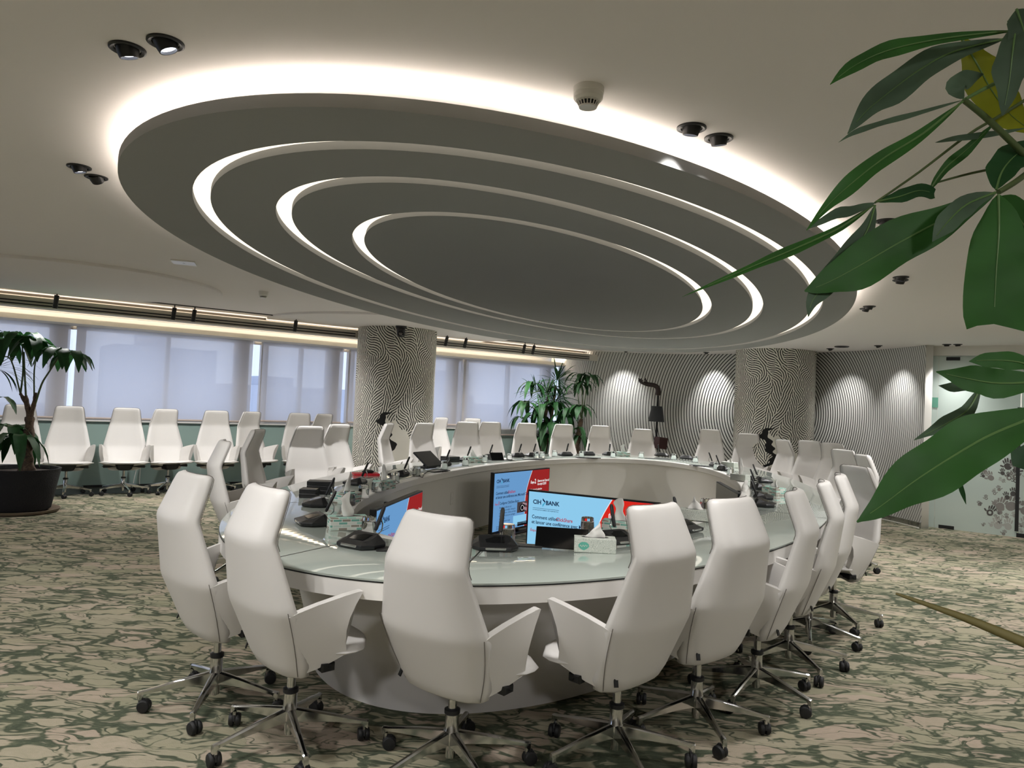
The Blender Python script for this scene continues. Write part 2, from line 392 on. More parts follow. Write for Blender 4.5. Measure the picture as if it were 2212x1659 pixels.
k = NT(M_mural); at = k.n('ShaderNodeAttribute'); at.attribute_name = 'ink'
k.l(k.ramp(k.math('MULTIPLY_ADD', at.outputs['Fac'], 1.6, 0.5), [(0.25, (222, 219, 208)), (0.75, (20, 20, 20))]), k.b.inputs['Base Color'])
def column_mesh(Rc):
    th = np.arange(NTH)/NTH*2*PI; zz = np.linspace(0, CEIL, NZ)
    X = np.empty((NZ, NTH, 3)); X[..., 0] = -Rc*np.sin(th)[None, :]; X[..., 1] = Rc*np.cos(th)[None, :]; X[..., 2] = zz[:, None]
    i = np.arange(NZ-1)[:, None]*NTH; j = np.arange(NTH)[None, :]; jn = (j+1) % NTH
    F = np.stack([i+j, i+NTH+j, i+NTH+jn, i+jn], -1).reshape(-1, 4)
    me = bpy.data.meshes.new('column'); me.from_pydata(X.reshape(-1, 3), [], F.tolist()); me.materials.append(M_mural)
    me.polygons.foreach_set('use_smooth', [True]*len(me.polygons))
    a = me.attributes.new('ink', 'FLOAT', 'POINT'); a.data.foreach_set('value', FIELD.astype(np.float32).ravel()); me.update(); return me
for (cx, cy, r, turn, lb) in ((-1.91, 12.05, .64, .16, 'round column with black branching line mural, by the windows'), (4.72, 13.22, .685, -.26, 'round column with black branching line mural, against the striped wall')):
    o = link_mesh('column', column_mesh(r), None, (cx, cy, 0)); o.rotation_euler[2] = turn; struct(o, lb); o['category'] = 'column'
# ================================================================ suspended canopy with three light rings
def ellipse(c, a, b, deg, n=200, d=0.0):
    t = math.radians(deg); e1 = (math.cos(t), math.sin(t)); e2 = (math.sin(t), -math.cos(t))
    return [(c[0]+e1[0]*(a+d)*math.cos(2*PI*i/n)+e2[0]*(b+d)*math.sin(2*PI*i/n), c[1]+e1[1]*(a+d)*math.cos(2*PI*i/n)+e2[1]*(b+d)*math.sin(2*PI*i/n)) for i in range(n)]
CZ = 2.60; KS = (CZ-CAM_H)/(2.62-CAM_H)
def EL(c, a, b, deg, d=0.0): return ellipse((c[0]*KS, c[1]*KS), a*KS, b*KS, deg, 200, d)
E0 = ((.711, 7.968), 5.539, 2.669, 71.1); R1 = ((.737, 7.773), 5.009, 2.318, 70.2); R2 = ((.62, 7.111), 3.887, 1.673, 67.6); R3 = ((.488, 6.999), 3.093, 1.307, 69.2)
M_slot = emit('ring_light', (255, 243, 224), 1.55)
M_cove2 = emit('canopy_cove_led', (255, 242, 228), 29.0)
def lift(e, z): return [(x, y, z) for x, y in e]
can = thing('ceiling_canopy', 'large oval ceiling canopy with three nested glowing light rings above the table', 'ceiling canopy', (.70, 7.8, CZ))
inv = Matrix.Translation(can.location).inverted()
SW = .095
m = MB()
inner = [(E0, 0)]
def band(e_out, e_in): m.rings([lift(e_out, CZ), lift(e_in, CZ)], (False, False))
band(EL(*E0), EL(*R1)); band(EL(*R1, d=-SW), EL(*R2)); band(EL(*R2, d=-SW), EL(*R3)); m.poly(lift(EL(*R3, d=-SW*.9), CZ))
for R in (R1, R2, R3):
    m.rings([lift(EL(*R), CZ), lift(EL(*R), CZ+.035)], (False, False)); m.rings([lift(EL(*R, d=-SW), CZ), lift(EL(*R, d=-SW), CZ+.035)], (False, False))
m.rings([lift(EL(*E0), CZ), lift(EL(*E0), CZ+.05), lift(EL(*E0, d=-.012), CZ+.055), lift(EL(*E0, d=-.03), CZ+.055), lift(EL(*E0, d=-.03), CZ+.045)], (False, True))
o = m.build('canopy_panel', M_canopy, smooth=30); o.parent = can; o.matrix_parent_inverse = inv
for R in (R1, R2, R3):
    m = MB(); m.rings([lift(EL(*R), CZ+.035), lift(EL(*R, d=-SW), CZ+.035)], (False, False))
    o = m.build('light_ring', M_slot, smooth=0); o.parent = can; o.matrix_parent_inverse = inv
m = MB(); m.rings([lift(EL(*E0, d=-.05), CZ+.048), lift(EL(*E0, d=-.085), CZ+.048)], (False, False))
o = m.build('cove_light', M_cove2, smooth=0); o.parent = can; o.matrix_parent_inverse = inv
m = MB()
for x, y in EL(*E0, d=-1.2)[::20]: m.tube([(x, y, CZ+.02), (x, y, CEIL)], .006, 6)
o = m.build('hanger_rods', M_dark); o.parent = can; o.matrix_parent_inverse = inv

# ================================================================ ring-shaped conference table
TC, TA, TB, TDEG, TZ = (.87, 7.97), 4.99, 2.381, 71.2, .785
IA, IB = 4.062, 1.576
def TE(d=0.0): return ellipse(TC, TA, TB, TDEG, 240, d)
def TI(d=0.0): return ellipse(TC, IA, IB, TDEG, 240, d)
M_backglass = mat('backpainted_glass', (178, 186, 178), 0.035, spec=.9)
k = NT(M_backglass); k.b.inputs['Coat Weight'].default_value = .4; k.b.inputs['Coat Roughness'].default_value = .02
M_tablewhite = mat('table_white', (242, 239, 234), 0.3)
M_inner = mat('table_inner_panel', (236, 233, 226), .45)
M_plinth = mat('table_plinth', (226, 223, 221), .35)
tb = thing('conference_table', 'huge white oval ring conference table with pale green glass top', 'table', (TC[0], TC[1], 0))
inv = Matrix.Translation(tb.location).inverted()
def tpart(m, name, mt, label=None, **kw):
    o = m.build(name, mt, **kw); o.parent = tb; o.matrix_parent_inverse = inv
    if label: o['label'] = label
    return o
m = MB(); m.rings([lift(TE(-.02), .690), lift(TE(0), .694), lift(TE(0), .768), lift(TE(-.004), .772), lift(TI(.09), .772), lift(TI(.085), .779), lift(TI(.006), .779), lift(TI(0), .773), lift(TI(0), .712), lift(TI(.02), .704), lift(TI(.05), .690), lift(TE(-.02), .690)], (False, False))
tpart(m, 'tabletop', M_tablewhite, smooth=30)
m = MB(); m.rings([lift(TE(-.003), .7725), lift(TE(-.001), .7735), lift(TE(-.001), TZ-.001), lift(TE(-.003), TZ), lift(TI(.098), TZ), lift(TI(.094), TZ-.002), lift(TI(.094), .7725)], (False, False))
tpart(m, 'glass_top', M_backglass, 'pale green glass sheet covering the ring', smooth=30)
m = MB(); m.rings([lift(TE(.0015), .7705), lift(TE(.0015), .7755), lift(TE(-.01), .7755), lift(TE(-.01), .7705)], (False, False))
tpart(m, 'edge_seal', M_black, 'thin black band painted as the shadow gap under the glass edge', smooth=0)  # black band stands in for the shaded gap below the glass
m = MB(); m.rings([lift(TI(.03), .70), lift(TI(.05), 0.0), lift(TI(.08), 0.0), lift(TI(.06), .70)], (False, False))
tpart(m, 'inner_panel', M_inner, smooth=30)
PL0 = ellipse(TC, 4.60, 1.93, TDEG, 240); PL1 = ellipse(TC, 4.44, 1.72, TDEG, 240)
m = MB(); m.rings([lift(PL0, .695), lift(ellipse(TC, 4.49, 1.79, TDEG, 240), .3), lift(PL1, 0.0), lift(ellipse(TC, 4.41, 1.69, TDEG, 240), 0.0)], (False, False))
tpart(m, 'plinth', M_plinth, smooth=30)
m = MB()
def on_ring(i, f):
    o_, n_ = TE(-.003)[i % 240], TI(.098)[i % 240]; return (n_[0]+(o_[0]-n_[0])*f, n_[1]+(o_[1]-n_[1])*f)
for i in (127, 112, 95, 72, 40, 12, 150, 175, 200, 225):
    p, q_ = on_ring(i, 0), on_ring(i, 1); dx, dy = q_[0]-p[0], q_[1]-p[1]; L = math.hypot(dx, dy); nx, ny = -dy/L*.0045, dx/L*.0045
    m = MB(); m.poly([(p[0]+nx, p[1]+ny, TZ+.0006), (q_[0]+nx, q_[1]+ny, TZ+.0006), (q_[0]-nx, q_[1]-ny, TZ+.0006), (p[0]-nx, p[1]-ny, TZ+.0006)])
    tpart(m, 'glass_joint', M_black, 'dark joint line across the glass', smooth=0)

# ================================================================ chairs
def shell_ring(z, yr, hw, t, wrap, n=9):
    rear = []; front = []
    for i in range(n):
        s_ = -1+2*i/(n-1); x = hw*math.copysign(abs(s_)**.9, s_); c = wrap*abs(s_)**2.4
        e = 1-max(0, abs(s_)-.82)/.18*.55
        rear.append((x, yr+c+t*.5*(1-e), z)); front.append((x, yr+c+t*.5+t*.5*e, z))
    return rear + front[::-1]
KNOTS = [(.332,-.085,.150,.045,.03), (.337,-.102,.182,.062,.035), (.352,-.125,.210,.075,.042), (.400,-.155,.235,.076,.055), (.625,-.258,.285,.070,.075), (.905,-.300,.212,.058,.048), (1.055,-.233,.183,.060,.040), (1.085,-.218,.173,.058,.036), (1.097,-.210,.162,.046,.034), (1.102,-.200,.144,.025,.03)]
def facets(kn):
    out = []
    for i, k_ in enumerate(kn):
        if 4 <= i <= 5:                                       # a crease: support rows either side keep the facets flat
            p, n_ = kn[i-1], kn[i+1]; a, b = .035/(k_[0]-p[0]), .035/(n_[0]-k_[0])
            out += [tuple(k_[j]+(p[j]-k_[j])*a for j in range(5)), tuple(k_[j]+(p[j]-k_[j])*a*.3 for j in range(5)), tuple(k_[j]+(n_[j]-k_[j])*b*.3 for j in range(5)), tuple(k_[j]+(n_[j]-k_[j])*b for j in range(5))]
        else: out.append(k_)
    return out
BACK = facets(KNOTS)
def back_mesh():
    m = MB(); m.rings([shell_ring(*b) for b in BACK]); return m.mesh('backrest', M_leather, 180)
def seat_mesh():
    m = MB(); rs = []
    for y, hw, zt, zb in ((-.15,.10,.452,.44), (-.14,.14,.462,.425), (-.08,.17,.466,.420), (-.02,.215,.466,.425), (.05,.270,.470,.430), (.12,.322,.474,.434), (.18,.334,.477,.437), (.24,.326,.478,.440), (.272,.30,.472,.445), (.285,.27,.461,.452)):
        up = []; lo = []
        for i in range(11):
            s_ = -1+2*i/10; a = abs(s_); e = max(0, 1-max(0, a-.86)/.14*.85); mid = (zt+zb)/2; cy = y-.09*a**3*max(0, (y+.02)/.30)
            up.append((hw*s_, cy, mid+(zt-mid)*e)); lo.append((hw*s_*.985, cy, mid-(mid-zb)*e))
        rs.append(up+lo[::-1])
    m.rings(rs); return m.mesh('seat', M_leather, 180)
def under_mesh():
    m = MB(); rs = []
    for (x, y, z) in ((.172,-.070,.345), (.190,-.062,.352), (.210,-.046,.364), (.240,-.005,.388), (.272,.045,.416), (.298,.075,.440), (.300,.10,.446)):
        lo = [(x*s_, y+.05*(s_*s_-1)*-.4, z-.012*(1-s_*s_)) for s_ in (-1, -.8, -.5, 0, .5, .8, 1)]
        rs.append(lo+[(a*.97, b, c+.016) for a, b, c in lo[::-1]])
    m.rings(rs); return m.mesh('seat_shell', M_leather, 60)
def arm_mesh(sg):
    m = MB(); U = [(.280,-.172,.636), (.288,-.13,.652), (.303,-.05,.676), (.322,.06,.702), (.337,.125,.716), (.340,.137,.714)]
    Lw = [(.200,-.070,.358), (.214,-.052,.366), (.242,-.012,.386), (.272,.04,.414), (.300,.085,.444), (.302,.093,.450)]
    rs = []
    for (u, l) in zip(U, Lw):
        row_o = []; row_i = []
        for j in range(6):
            f = j/5; y = l[1]+(u[1]-l[1])*f; 
            if u[1] > .0: y -= .045*math.sin(PI*f)*(u[1]/.15)
            bul = .012*math.sin(PI*f); x = l[0]+(u[0]-l[0])*f+bul; z = l[2]+(u[2]-l[2])*f; t = .048 if 0 < j < 5 else .030
            row_o.append((sg*x, y, z)); row_i.append((sg*(x-t), y+.004, z+(.004 if j == 5 else 0)))
        rs.append(row_o+row_i[::-1])
    m.rings(rs); return m.mesh('armrest', M_leather, 60)
def mech_mesh():
    m = MB(); pts = rrect(.20, .22, .05, 4); rs = []
    for z, k_ in ((.425, 1.25), (.40, 1.12), (.365, 1.0), (.345, .8), (.338, .55)): rs.append([(x*k_, y*k_+.035, z) for x, y in pts])
    m.rings(rs)
    return m.mesh('tilt_mechanism', M_black, 50)
def lever_mesh(sg):
    m = MB(); m.rings([[(sg*x, .03+y*w, .392+z*h) for y, z in ((-1, -1), (1, -1), (1, 1), (-1, 1))] for x, w, h in ((.09,.012,.010), (.16,.013,.010), (.185,.024,.014), (.265,.030,.018), (.272,.026,.013))])
    m.tube([(sg*.27, .03, .392), (sg*.287, .03, .392)], .004, 6); return m.mesh('lever', M_black, 40)
def rod_mesh():
    m = MB(); m.lathe([(.019, 0), (.019, .22)], 18); return m.mesh('gas_rod', M_chrome)
def hub_mesh():
    m = MB(); m.lathe([(.012,.045), (.021,.05), (.021,.10), (.031,.105), (.033,.115), (.033,.165), (.030,.17), (.030,.232), (.026,.236)], 24); return m.mesh('hub', M_chrome)
def cap_mesh():
    m = MB(); m.lathe([(.030,.233), (.034,.236), (.034,.252), (.020,.258)], 24); return m.mesh('collar', M_black)
def leg_mesh(a):
    m = MB(); R_ = Matrix.Rotation(a, 4, 'Z')
    rs = []
    for x, w, zt, zb in ((.020,.017,.166,.105), (.06,.0165,.158,.107), (.14,.0145,.143,.104), (.24,.0125,.122,.096), (.318,.012,.105,.088), (.345,.012,.102,.066), (.350,.010,.100,.064)):
        rs.append([(x, -w, zb), (x, w, zb), (x, w, zt-.006), (x, w*.45, zt), (x, -w*.45, zt), (x, -w, zt-.006)])
    m.rings(rs, (True, True), True, R_)
    m.lathe([(.009,.05), (.009,.075)], 10, R_ @ Matrix.Translation((.333, 0, 0))); return m.mesh('leg', M_chrome, 35)
def caster_mesh(a, sw):
    m = MB(); T = Matrix.Rotation(a, 4, 'Z') @ Matrix.Translation((.333, 0, 0)) @ Matrix.Rotation(sw, 4, 'Z') @ Matrix.Translation((-.016, 0, 0))
    for sd in (-1, 1):
        m.lathe([(.012,.004), (.026,.004), (.0305,.009), (.0305,.018), (.026,.025), (.010,.027)], 20, T @ Matrix.Translation((0, 0, .0308)) @ Matrix.Rotation(sd*PI/2, 4, 'X'))
    m.rings([[(x*1.0+.004, y, z) for x, y in rrect(w_, .012, .004, 2)] for z, w_ in ((.030,.05), (.056,.045), (.066,.03))], (True, True), True, T)
    return m.mesh('caster', M_rubber, 45)
def seam_mesh(sg):
    m = MB(); a, b = Vector((.283, -.176, .640)), Vector((.203, -.076, .356)); m.tube([(sg*(a.x+(b.x-a.x)*f+.0125*math.sin(PI*f)+.001), a.y+(b.y-a.y)*f-.002, a.z+(b.z-a.z)*f) for f in (i/8 for i in range(9))], .0016, 5)
    return m.mesh('seam', M_seam, 60)
def piping_mesh():
    m = MB(); L_ = [b for b in BACK if b[0] > .75]; pts = [(-b[2]*1.004, b[1]+b[4]+b[3]*.78, b[0]) for b in L_[:-1]]
    z, yr, hw, t, w_ = L_[-1]; top = [(hw*f, yr+w_*abs(f)**2.4+t*.9, z+.001) for f in (-1, -.75, -.4, 0, .4, .75, 1)]
    m.tube(pts+top+[(-x, y, z_) for x, y, z_ in pts[::-1]], .0017, 5); return m.mesh('piping', M_seam, 60)
def tag_mesh():
    m = MB(); m.box((0, 0, 0), (.019, .006, .036)); return m.mesh('fabric_tag', M_black, 0)
M_seam = mat('seam_thread', (96, 90, 84), .7)
ME = dict(seamL=seam_mesh(-1), seamR=seam_mesh(1), pip=piping_mesh(), back=back_mesh(), seat=seat_mesh(), under=under_mesh(), armL=arm_mesh(-1), armR=arm_mesh(1), mech=mech_mesh(), lvL=lever_mesh(-1), lvR=lever_mesh(1), rod=rod_mesh(), hub=hub_mesh(), cap=cap_mesh(), tag=tag_mesh())
LEGS = [(leg_mesh(i*2*PI/5), [caster_mesh(i*2*PI/5, s_) for s_ in ((2.2, .6, -1.2)[j] + i*.9 for j in range(3))]) for i in range(5)]
def chair(x, y, yaw, dz, label, group, legang=None, bs=1.0):
    t = thing('office_chair', label, 'chair', (x, y, 0), -math.radians(yaw), group)
    def up(name, me): return link_mesh(name, me, t, (0, 0, dz))
    b = up('backrest', ME['back']); b.scale = (1, 1, bs); b.location.z = dz+.35*(1-bs); link_mesh('seam', ME['seamL'], b); link_mesh('seam', ME['seamR'], b); link_mesh('piping', ME['pip'], b); s_ = up('seat', ME['seat']); up('seat_shell', ME['under'])
    for a in ('armL', 'armR'): up('armrest', ME[a])
    g = up('tilt_mechanism', ME['mech']); g['label'] = 'black tilt mechanism'
    for a in ('lvL', 'lvR'): link_mesh('lever', ME[a], g)
    o = link_mesh('fabric_tag', ME['tag'], b, (-.186, -.131, .40)); o.rotation_euler = (-.35, .1, -.35); o['label'] = 'small black tag'
    r = link_mesh('gas_rod', ME['rod'], t, (0, 0, .20)); r.scale = (1, 1, (.17+dz)/.22); r['label'] = 'chrome gas rod'
    h = link_mesh('hub', ME['hub'], t); h['label'] = 'chrome hub'; c = link_mesh('collar', ME['cap'], h)
    la = (legang if legang is not None else random.uniform(0, 6.28)); la_local = la + math.radians(yaw)
    ci = random.randrange(3)
    for i, (lm, cm) in enumerate(LEGS):
        l = link_mesh('leg', lm, t); l.rotation_euler = (0, 0, la_local); l['label'] = 'polished metal leg'
        c = link_mesh('caster', cm[(ci+i) % 3], l); c['label'] = 'black twin caster'
    return t
G1, G2 = 'white chairs around the ring table', 'spare white chairs along the window wall'
NEARC = [(-1.42, 3.735, 46, .045, 'white chair at the near left of the table, leftmost in front', 2.297), (-.93, 3.339, 47, .045, 'white high-back chair seen from behind, second from left in front', 2.685), (-.193, 3.19, 35, 0, 'white high-back chair in front centre, before the flat black microphone unit', 2.692),
  (.533, 3.33, -44, .045, 'white chair in front, right of the centre chair, blocking the bright screen', 2.434), (.99, 3.71, -40, .045, 'white chair in front, second to the right of the centre chair', 2.325), (1.44, 4.16, -62, .05, 'white chair at the near right, third to the right of the centre chair', 2.789),
  (1.817, 4.68, -66, .06, 'white chair at the near right, fourth to the right of the centre chair', 2.378), (2.16, 5.22, -66, .07, 'white chair mostly hidden, fifth to the right of the centre chair', None), (2.54, 5.69, -100, .10, 'white chair standing out beside the big green leaf tip, seat towards the table', 2.285)]
for x, y, yw, dz, lb, la in NEARC: chair(x, y, yw, min(dz, .02), lb, G1, la, 1.0+max(0, dz-.0)*1.15)
FARC = [(-2.27, 6.35, 62, .05, 'white chair behind the leftmost front chair, seen from its side'), (-2.36, 7.39, 88, .10, 'narrow side-on white chair on the left of the table'), (-2.28, 8.67, 138, .10, 'white chair facing us on the left, beside the black box stack'), (-2.02, 9.22, 122, .12, 'white chair turned half away, next left of the patterned column'),
  (-1.55, 10.39, 96, .12, 'thin side-on white chair in front of the left patterned column'), (-1.17, 11.0, 132, .13, 'white chair overlapping the right edge of the left patterned column'), (-.66, 11.95, 165, .15, 'wide white chair just right of the left patterned column'), (-.28, 12.55, 160, .15, 'white chair half hidden behind the wide chair right of the column'),
  (.36, 12.95, 158, .15, 'white chair at the far side, directly left of the potted plants'), (1.04, 13.35, 160, .15, 'white chair at the far side, in front of the potted plants'), (1.72, 13.6, 170, .15, 'white chair at the far side, just right of the potted plants'), (2.47, 13.62, -176, .12, 'white chair at the far side, left of the dark hand sculpture'),
  (3.55, 13.2, -150, .18, 'narrow white chair at the far side, right of the dark hand sculpture'), (4.08, 12.55, -168, .15, 'white chair in front of the right patterned column'), (4.22, 11.75, -104, .10, 'thin side-on white chair right of the right patterned column'), (4.46, 11.16, -128, .12, 'white chair at the right end, before the striped wall, partly overlapped'), (4.52, 10.55, -120, .12, 'white chair at the right end, overlapping its left neighbour before the striped wall'),
  (4.0, 9.1, -110, .09, 'white chair on the right side, behind the near right row'), (3.60, 7.85, -84, .10, 'white side-on chair on the right side, just behind the near right row')]
for x, y, yw, dz, lb in FARC: chair(x, y, yw, .01, lb, G1, None, 1.0+(dz-.01)*1.33)
WALLC = [(.44, 152, 'spare white chair behind the left potted tree'), (1.04, 149, 'spare white chair just right of the left potted tree'), (1.77, 150, 'second spare white chair right of the left potted tree'), (2.37, 128, 'third spare white chair right of the potted tree, turned to the right'), (3.05, 150, 'spare white chair by the window behind the narrow side-on chair'),
  (3.68, 120, 'spare white chair by the window third left of the patterned column'), (4.41, 148, 'spare white chair by the window, second left of the patterned column'), (4.91, 124, 'spare white chair by the window, just left of the patterned column'), (7.26, 125, 'spare white chair by the window, just right of the patterned column'), (7.92, 146, 'spare white chair by the window, second right of the patterned column')]
for t_, yw, lb in WALLC:
    p = wp(t_, 12.1, 0); chair(p[0], p[1], yw, .015, lb, G2, None, 1.19)
# ================================================================ wall displays inside the ring
M_blue = emit('slide_blue', (150, 214, 250), .95); M_blue2 = emit('slide_blue_dim', (120, 176, 232), .80)
M_red = emit('slide_red', (226, 44, 34), .95); M_red2 = emit('slide_red_dim', (168, 44, 44), .85)
M_ink = emit('slide_navy_ink', (18, 40, 84), .6); M_inkr = emit('slide_red_ink', (200, 30, 50), .8); M_wht = emit('slide_white', (250, 250, 250), .95)
M_cyan = emit('slide_cyan', (70, 176, 214), .9); M_photo = emit('slide_photo', (92, 84, 88), .6); M_photo2 = emit('slide_photo_dark', (30, 28, 34), .5); M_skin = emit('slide_skin', (190, 160, 170), .7)
M_offdark = mat('screen_off', (70, 72, 70), .12)
def text_verts(body, size, bold=0.0, sx=1.0):
    cu = bpy.data.curves.new('t', 'FONT'); cu.body = body; cu.size = size; cu.offset = bold; cu.resolution_u = 2; cu.space_line = .95
    ob = bpy.data.objects.new('t', cu); COL.objects.link(ob); bpy.context.view_layer.update()
    me = bpy.data.meshes.new_from_object(ob.evaluated_get(bpy.context.evaluated_depsgraph_get()))
    vs = [(v.co.x*sx, v.co.y) for v in me.vertices]; fs = [tuple(p.vertices) for p in me.polygons]
    bpy.data.objects.remove(ob); bpy.data.curves.remove(cu); bpy.data.meshes.remove(me); return vs, fs
SWD, SHT = 1.28, .72
def slide(root, blue, red, dim):
    def flat(name, mt, shapes, y, label=None):
        m = MB()
        for vs, fs in shapes: m.add([(a, y, b) for a, b in vs], fs)
        o = m.build(name, mt, root, smooth=0)
        if label: o['label'] = label
    def P(pts): return (pts, [tuple(range(len(pts)))])
    def R(x0, z0, x1, z1): return P([(x0, z0), (x1, z0), (x1, z1), (x0, z1)])
    def T(body, x, z, size, bold=0, sx=1.0):
        vs, fs = text_verts(body, size, bold, sx); return ([(a+x, b+z) for a, b in vs], fs)
    b = .014; x0, x1, z0, z1 = b, SWD-b, b+.012, SHT-b
    flat('slide', blue, [R(x0, z0, x1, z1)], -.0262, 'slide with pale blue page')
    # red page with a swelling left edge
    def edge(off):
        pts = []
        for i in range(17):
            u = i/16; z = z1-(z1-z0)*u; pts.append((x0+(x1-x0)*(.665-.115*math.sin(min(u*1.75, 1)*PI/2)**1.0)+off, z))
        return pts
    e = edge(-.008); flat('page_edge', M_wht, [P(e+[(e[-1][0]+.03, z0), (e[0][0]+.03, z1)])], -.0266)
    e = edge(0); flat('red_page', red, [P(e+[(x1, z0), (x1, z1)])], -.0270, 'red right-hand page of the slide')
    y = -.0276
    flat('lettering', M_ink, [T('CIH', x0+.045, z1-.112, .056, .0016, .92), T('BANK', x0+.178, z1-.112, .056, .0016, .92), R(x0+.045, z1-.152, x0+.315, z1-.149), T('LA BANQUE DE DEMAIN DÈS AUJOURD’HUI', x0+.045, z1-.171, .0135, .0002),
        T('Comment utiliser', x0+.04, z1-.250, .047, .0008, .82), T('et lancer une conférence avec Microsoft Teams ?', x0+.04, z1-.298, .047, .0008, .82), T('Configurez ClickShare Buton', x0+.125, z1-.372, .044, .0006, .82),
        T('Branchez le Bouton sur\nl’ordinateur portable, lorsque la\nLED du Bouton s’allume en blanc\nfixe, vous cliquez pour partager\nvotre écran.\nLa LED devient rouge', x0+.125, z1-.42, .034, 0, .8),
        T('Si le partage ne\ndémarre pas, vous\npouvez lancer\nl’application', x0+.075, z1-.635, .026, 0, .8)], y, 'navy lettering')
    flat('lettering', M_inkr, [T('ClickShare', x0+.29, z1-.250, .047, .0008, .82), T('Étape', x0+.03, z1-.372, .034, .0004, .8), T('1', x0+.098, z1-.374, .066, .002, .8)], y, 'red lettering')
    flat('lettering', M_wht, [T('Étape', x0+.80, z1-.165, .046, .0012, .85), T('2', x0+.895, z1-.168, .08, .002, .85), T('Démarrez votre Teams call\nd’un simple CLIQUE', x0+.965, z1-.155, .042, .0012, .62), T('Sélectionnez le calendrier\n«Outlook» ou Teams pour\nla réunion', x0+.80, z1-.255, .034, .0004, .8)], y, 'white lettering')
    a0 = x0+.145; flat('logo_arrow', M_ink, [P([(a0, z1-.055), (a0+.004, z1-.055), (a0+.030, z1-.085), (a0+.024, z1-.093), (a0, z1-.072)])], y)
    flat('logo_arrow', M_cyan, [P([(a0, z1-.132), (a0+.004, z1-.132), (a0+.032, z1-.090), (a0+.024, z1-.088), (a0, z1-.112)])], y)
    flat('slide_photo', M_photo, [R(x0+.51, z1-.505, x0+.73, z1-.375)], y, 'photo of a round button')
    cx, cz = x0+.625, z1-.45
    flat('button_photo', M_photo2, [P([(cx+.06*math.cos(i/20*2*PI), cz+.05*math.sin(i/20*2*PI)) for i in range(20)])], y-.0004)
    ring_o = [(cx+.034*math.cos(i/24*2*PI), cz+.034*math.sin(i/24*2*PI)) for i in range(24)]; ring_i = [(cx+.028*math.cos(i/24*2*PI), cz+.028*math.sin(i/24*2*PI)) for i in range(24)]
    flat('button_ring', M_wht, [(ring_o+ring_i, [(i, (i+1) % 24, 24+(i+1) % 24, 24+i) for i in range(24)])], y-.0008)
    flat('finger_photo', M_skin, [P([(cx+.02, cz-.02), (cx+.105, cz-.045), (cx+.105, cz-.005), (cx+.03, cz+.012)]), P([(cx-.0, cz+.05), (cx+.105, cz+.02), (cx+.105, cz+.045), (cx+.01, cz+.066)])], y-.0012)
    flat('inset_window', M_wht if not dim else M_blue, [R(x0+.43, z1-.645, x0+.73, z1-.535)], y); flat('inset_window', M_photo2, [R(x0+.53, z0+.012, x0+.78, z0+.06), R(x0+.83, z1-.47, x0+1.15, z1-.36)], y)
def display(px, py, dx, dy, label, on, name='wall_display', cam=True):
    L = math.hypot(dx, dy); rz = math.atan2(dy, dx)
    t = thing(name, label, 'screen', (px, py, .044), rz, 'flat screens inside the ring table')
    m = MB(); m.box((SWD/2, 0, SHT/2), (SWD, .05, SHT)); o = m.build('bezel', M_black, t, smooth=0, bevel=.004)
    if on == 0:
        m = MB(); m.box((SWD/2, -.0256, SHT/2), (SWD-.02, .0012, SHT-.02)); m.build('panel', M_offdark, t, smooth=0)
    else: slide(t, (M_blue, M_blue2)[on-1], (M_red, M_red2)[on-1], on == 2)
    m = MB(); m.box((SWD/2, .05, .30), (.3, .06, .46)); m.box((SWD/2, .06, -.033), (.5, .30, .022)); m.box((SWD/2, .06, .08), (.08, .05, .22)); m.build('stand', M_black, t, smooth=0, bevel=.004)
    return t
display(-.965, 5.347, .2, 1.368, 'screen inside the ring at the left, mostly hidden by the centre chair', 2)
display(-.183, 8.612, .765, 1.151, 'angled screen farther inside the ring with dimmed blue and red slide', 2)
s3 = display(.209, 7.058, .919, -.469, 'bright screen facing us in the middle of the ring with blue and red slide', 1)
display(2.503, 8.765, -.09, -.849, 'dark switched-off screen on the right inside wall of the ring', 0)
def webcam(x, y, rz, lb):
    t = thing('webcam', lb, 'webcam', (x, y, .725), rz, 'webcams above the screens')
    m = MB(); m.rings([[(a, -.012+b_, z) for a, b_ in rrect(.11*k_, .03, .013, 4)] for z, k_ in ((-.016, .8), (-.012, 1), (.012, 1), (.016, .8))]); m.build('housing', M_black, t)
    m = MB(); m.lathe([(.009, 0), (.009, .004)], 16, Matrix.Translation((-.02, -.0265, 0)) @ Matrix.Rotation(PI/2, 4, 'X')); m.build('lens', M_screenglass, t)
    m = MB(); m.box((0, .03, 0), (.03, .09, .012)); m.build('mounting_arm', M_black, t, smooth=0)
def along(px, py, dx, dy, f):
    L = math.hypot(dx, dy); return px+dx/L*SWD*f - dy/L*.045, py+dy/L*SWD*f + dx/L*.045
for a, lb in (((-.965, 5.347, .2, 1.368), 'small black webcam above the left screen'), ((-.183, 8.612, .765, 1.151), 'small black webcam above the farther angled screen'), ((2.503, 8.765, -.09, -.849), 'small black webcam above the dark right screen')):
    x, y = along(*a, .5); webcam(x, y, math.atan2(a[3], a[2]), lb)

